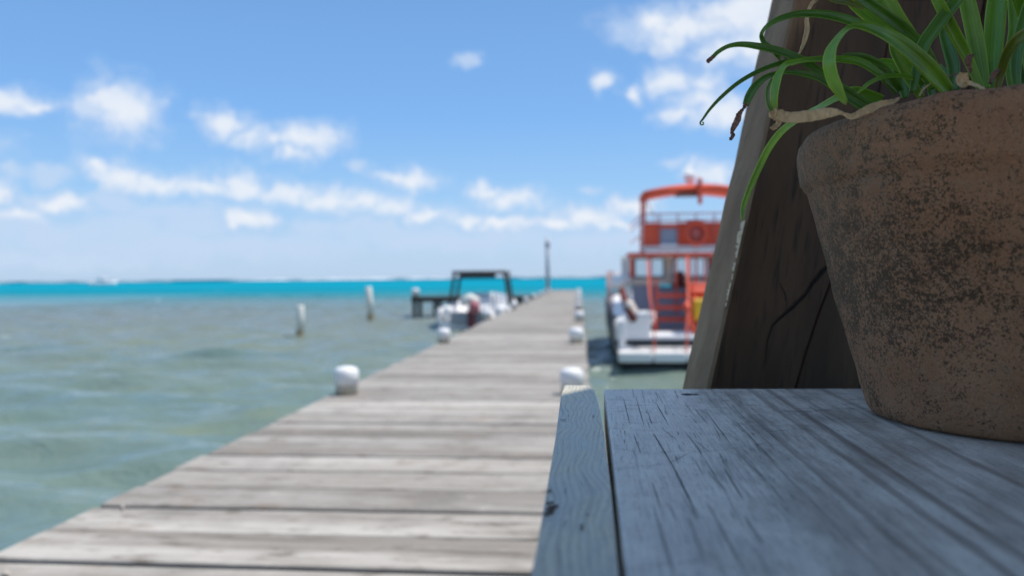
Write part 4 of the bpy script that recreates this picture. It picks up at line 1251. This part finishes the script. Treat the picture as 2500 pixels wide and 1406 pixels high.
leaf([(1480, 720, 70, .63), (1380, 690, 90, .63), (1260, 660, 80, .63), (1150, 700, 50, .64), (1040, 760, 44, .66), (960, 800, 40, .68), (880, 850, 42, .70), (790, 910, 48, .72), (720, 980, 50, .735), (650, 1085, 48, .75), (590, 1210, 46, .765), (545, 1310, 42, .775), (510, 1400, 38, .78), (483, 1480, 32, .785), (475, 1560, 16, .785), (474, 1580, 4, .785)], G, label='long bright leaf trailing down across the edge of the screen')
# a) left tip curling down with dark end
leaf([(1250, 690, 50, .61), (1060, 535, 60, .60), (900, 430, 62, .59), (760, 372, 58, .58), (620, 338, 52, .575), (480, 318, 40, .57), (380, 330, 30, .57), (305, 370, 28, .57), (262, 412, 26, .57)], GD, face=(0, .35))
leaf([(268, 405, 24, .57), (245, 425, 30, .57), (230, 440, 22, .57), (240, 450, 6, .57)], M['dry_brown'], label='shrivelled dark leaf tip against the sky', crumple=.0015)
# b) thin long one with curl
leaf([(1500, 520, 40, .62), (1320, 440, 46, .61), (1120, 420, 44, .605), (950, 428, 40, .60), (800, 440, 36, .595), (690, 470, 34, .59), (580, 515, 32, .585), (450, 590, 28, .58), (330, 690, 24, .58), (245, 780, 18, .58), (195, 850, 13, .58), (175, 875, 9, .58), (180, 893, 7, .58), (197, 890, 6, .58), (196, 876, 5, .58), (186, 878, 3, .58)], GD, face=(0, .3))
# c) drooping with dried tail
leaf([(1000, 560, 40, .60), (830, 518, 34, .59), (720, 525, 36, .585), (640, 555, 46, .58), (570, 615, 56, .575), (525, 685, 56, .575), (500, 750, 44, .575)], GD, face=(0, .5))
leaf([(502, 745, 40, .575), (482, 780, 16, .575), (455, 815, 34, .575), (440, 860, 44, .575), (415, 910, 36, .575), (400, 950, 20, .575), (412, 965, 22, .575), (392, 993, 22, .575), (385, 998, 4, .575)], M['dry_brown'], label='withered brown leaf end dangling against the sky', crumple=.003)
# d) folded leaf dropping to the dry one
leaf([(1500, 560, 50, .61), (1330, 450, 70, .60), (1160, 425, 62, .59), (980, 425, 48, .575), (860, 440, 48, .565), (785, 465, 66, .56), (738, 525, 82, .556), (712, 610, 84, .555), (702, 700, 70, .556), (706, 790, 56, .558)], G, face=(0, .55), face2=(-1.4, .8), f2=.5)
leaf([(690, 560, 14, .56), (660, 620, 18, .56), (652, 680, 20, .56), (660, 740, 24, .56), (685, 800, 24, .56)], GD)
# main foreground arch
leaf([(1960, 660, 90, .585), (1850, 530, 130, .575), (1720, 400, 130, .565), (1570, 285, 118, .555), (1430, 212, 92, .545), (1320, 184, 62, .54), (1235, 200, 40, .535), (1165, 265, 70, .53), (1110, 350, 104, .528), (1095, 450, 118, .528), (1115, 550, 112, .53), (1155, 640, 96, .532), (1195, 710, 66, .535), (1218, 752, 10, .536)], G, face=(0, .45), chan=.18, face2=(-1.5, .7), f2=.46)
# dry leaf lying on the rim
leaf([(1610, 695, 8, .545), (1540, 735, 46, .54), (1430, 765, 70, .54), (1340, 800, 56, .54), (1260, 835, 44, .54), (1190, 812, 22, .542), (1130, 805, 60, .545), (1040, 815, 84, .55), (920, 835, 82, .552), (800, 840, 78, .555), (720, 820, 86, .556), (690, 815, 60, .556), (680, 800, 20, .556)], M['dry'], label='dry straw coloured leaf lying along the rim of the pot', crumple=.0018, chan=.06)
leaf([(740, 870, 40, .556), (725, 895, 36, .556), (700, 915, 30, .556), (675, 915, 8, .556)], M['dry'], label='torn end of the dry straw coloured leaf', crumple=.003)
# dry curl and strand over the rim at the right
leaf([(2060, 520, 50, .55), (2050, 560, 80, .55), (2060, 595, 70, .548), (2110, 600, 30, .545), (2180, 625, 18, .53), (2270, 680, 26, .518), (2340, 720, 18, .51), (2430, 755, 16, .50), (2500, 790, 14, .495)], M['dry'], label='dry curled leaf with a strand over the rim', crumple=.003)
leaf([(2110, 520, 16, .57), (2095, 470, 30, .57), (2090, 430, 44, .57), (2110, 400, 30, .57), (2125, 395, 6, .57)], M['dry_brown'], label='small withered stub between the tall leaves', crumple=.003)
leaf([(2250, 600, 20, .57), (2270, 540, 34, .57), (2300, 510, 30, .57), (2320, 505, 6, .57)], M['dry_brown'], label='second withered stub beside the yellowing leaf', crumple=.003)
leaf([(1740, 690, 8, .58), (1770, 640, 9, .58), (1830, 595, 8, .58), (1870, 583, 3, .58)], M['dry'], label='fine dry fibre at the foot of the leaves')
leaf([(2040, 540, 6, .58), (1990, 535, 8, .58), (1940, 552, 7, .58)], M['dry_brown'], label='dark fine fibre at the foot of the leaves')
for k in range(5):
    X = 1650 + 90 * k
    leaf([(X, 690, 40, .68), (X + rng.uniform(-60, 20), 560, 60, .69), (X + rng.uniform(-140, 30), 440 + 60 * rng.random(), 10, .70)], GD)

# ------------------------------------------------------------------ unseen shelter, roof shaped to shade the table, with its deck
sh = empty('open_shelter')
tag(sh, 'unseen open timber shelter with its roof set to shade the table', 'shelter')
HZ = CAMZ + 1.8
A_ = at_z(1371, 969, PT); B_ = at_z(1450, 951, PT)
ed = (B_ - A_); ed.z = 0; ed.normalize()  # eave angled to lay the shade edge across the strip
pr = Vector((ed.y, -ed.x, 0))                     # to the right of the eave
E0 = A_ + S * ((HZ - PT) / S.z)
def roofpt(t, s, z): return Vector((E0.x, E0.y, 0)) + ed * t + pr * s + Vector((0, 0, z))
rt2 = Matrix.Rotation(math.atan2(ed.y, ed.x), 3, 'Z')
a = MB()
for k in range(26):
    q = roofpt(-1.2, 0.12 + k * 0.2415, HZ + 0.016)
    a.box(q, (7.4, 0.24, 0.032), rt2, 0, 0.003)
a.build('roof', M['dark_wood'], sh)
a = MB()
for t in (-4.3, -1.4, 2.0):
    q = roofpt(t, 3.1, HZ - 0.075); a.box(q, (0.09, 5.8, 0.14), rt2)
a.build('rafter', M['dark_wood'], sh)
for (t, s) in ((-4.3, 0.35), (-4.3, 5.6), (2.0, 5.6), (2.0, 2.6)):
    q = roofpt(t, s, 0); zb = PIER + 0.0
    b_ = MB(); b_.box((q.x, q.y, (zb + HZ - 0.147) / 2), (0.11, 0.11, HZ - 0.147 - zb), rt2, 0, 0.005); b_.build('post', M['dark_wood'], sh)
a = MB(); q = roofpt(-4.75, 3.9, 0); a.box((q.x, q.y, (PIER + HZ) / 2), (0.08, 4.4, HZ - PIER - 0.02), rt2); a.build('back_wall', paint('tan_wall_paint', (0.5, 0.40, 0.29), 0.8, 0.1, 2), sh)  # unseen wall, placed and toned for the bounce on the pot
# boards of the terrace right of the pier
dk = empty('terrace_deck')
tag(dk, 'timber terrace under the table beside the pier', 'deck')
a = MB(); yk = -8.0
while yk < 1.75:
    a.box(((XRIGHT + 0.03 + 7.5) / 2, yk + 0.1, PIER - 0.03), (7.5 - XRIGHT - 0.03, 0.19, 0.05), None, 0, 0.004); yk += 0.2
a.build('deck_boards', M['pier'], dk)
for x in (0.6, 3.5, 7.0):
    for y_ in (-6.5, -2.5, 1.2):
        b_ = MB(); b_.tube([(x, y_, -1.2), (x, y_, PIER - 0.058)], 0.09, 10); b_.build('piling', M['dark_wood'], dk)
# unseen sandy shore behind the camera, added for warm bounce light
def shore_z(x, y):
    e = -5.0 + 1.2 * mn.noise(Vector((x * 0.06, 0, 3)))
    f_ = max(0.0, min(1.0, (e + 3.0 - y) / 7.0))
    return -0.55 + 1.5 * (f_ * f_ * (3 - 2 * f_)) + 0.05 * mn.noise(Vector((x * .5, y * .5, 0)))
xs_ = [-400, -200, -100, -60] + [-40 + 1.0 * k for k in range(81)] + [60, 100, 200, 400]
ys_ = [-1.0 - 0.5 * k for k in range(40)] + [-25, -32, -45, -70, -120, -220, -390]
vs_ = [(x, y, shore_z(x, y)) for y in ys_ for x in xs_]
a = MB(); nX = len(xs_)
a.add(vs_, [(j * nX + i, (j + 1) * nX + i, (j + 1) * nX + i + 1, j * nX + i + 1) for j in range(len(ys_) - 1) for i in range(nX - 1)], 0, True)
sand = a.build('ground', paint('beach_sand', (0.58, 0.49, 0.36), 0.95, 0.12, 1.5, 0.5))
tag(sand, 'unseen pale sandy shore where the pier begins, added for bounce light', 'ground', kind='structure')
print('grain', gdir, fdir, 'sun', S, 'eave', E0, ed)
SC.cycles.use_denoising = True
SC.cycles.max_bounces = 10
SC.cycles.transparent_max_bounces = 12
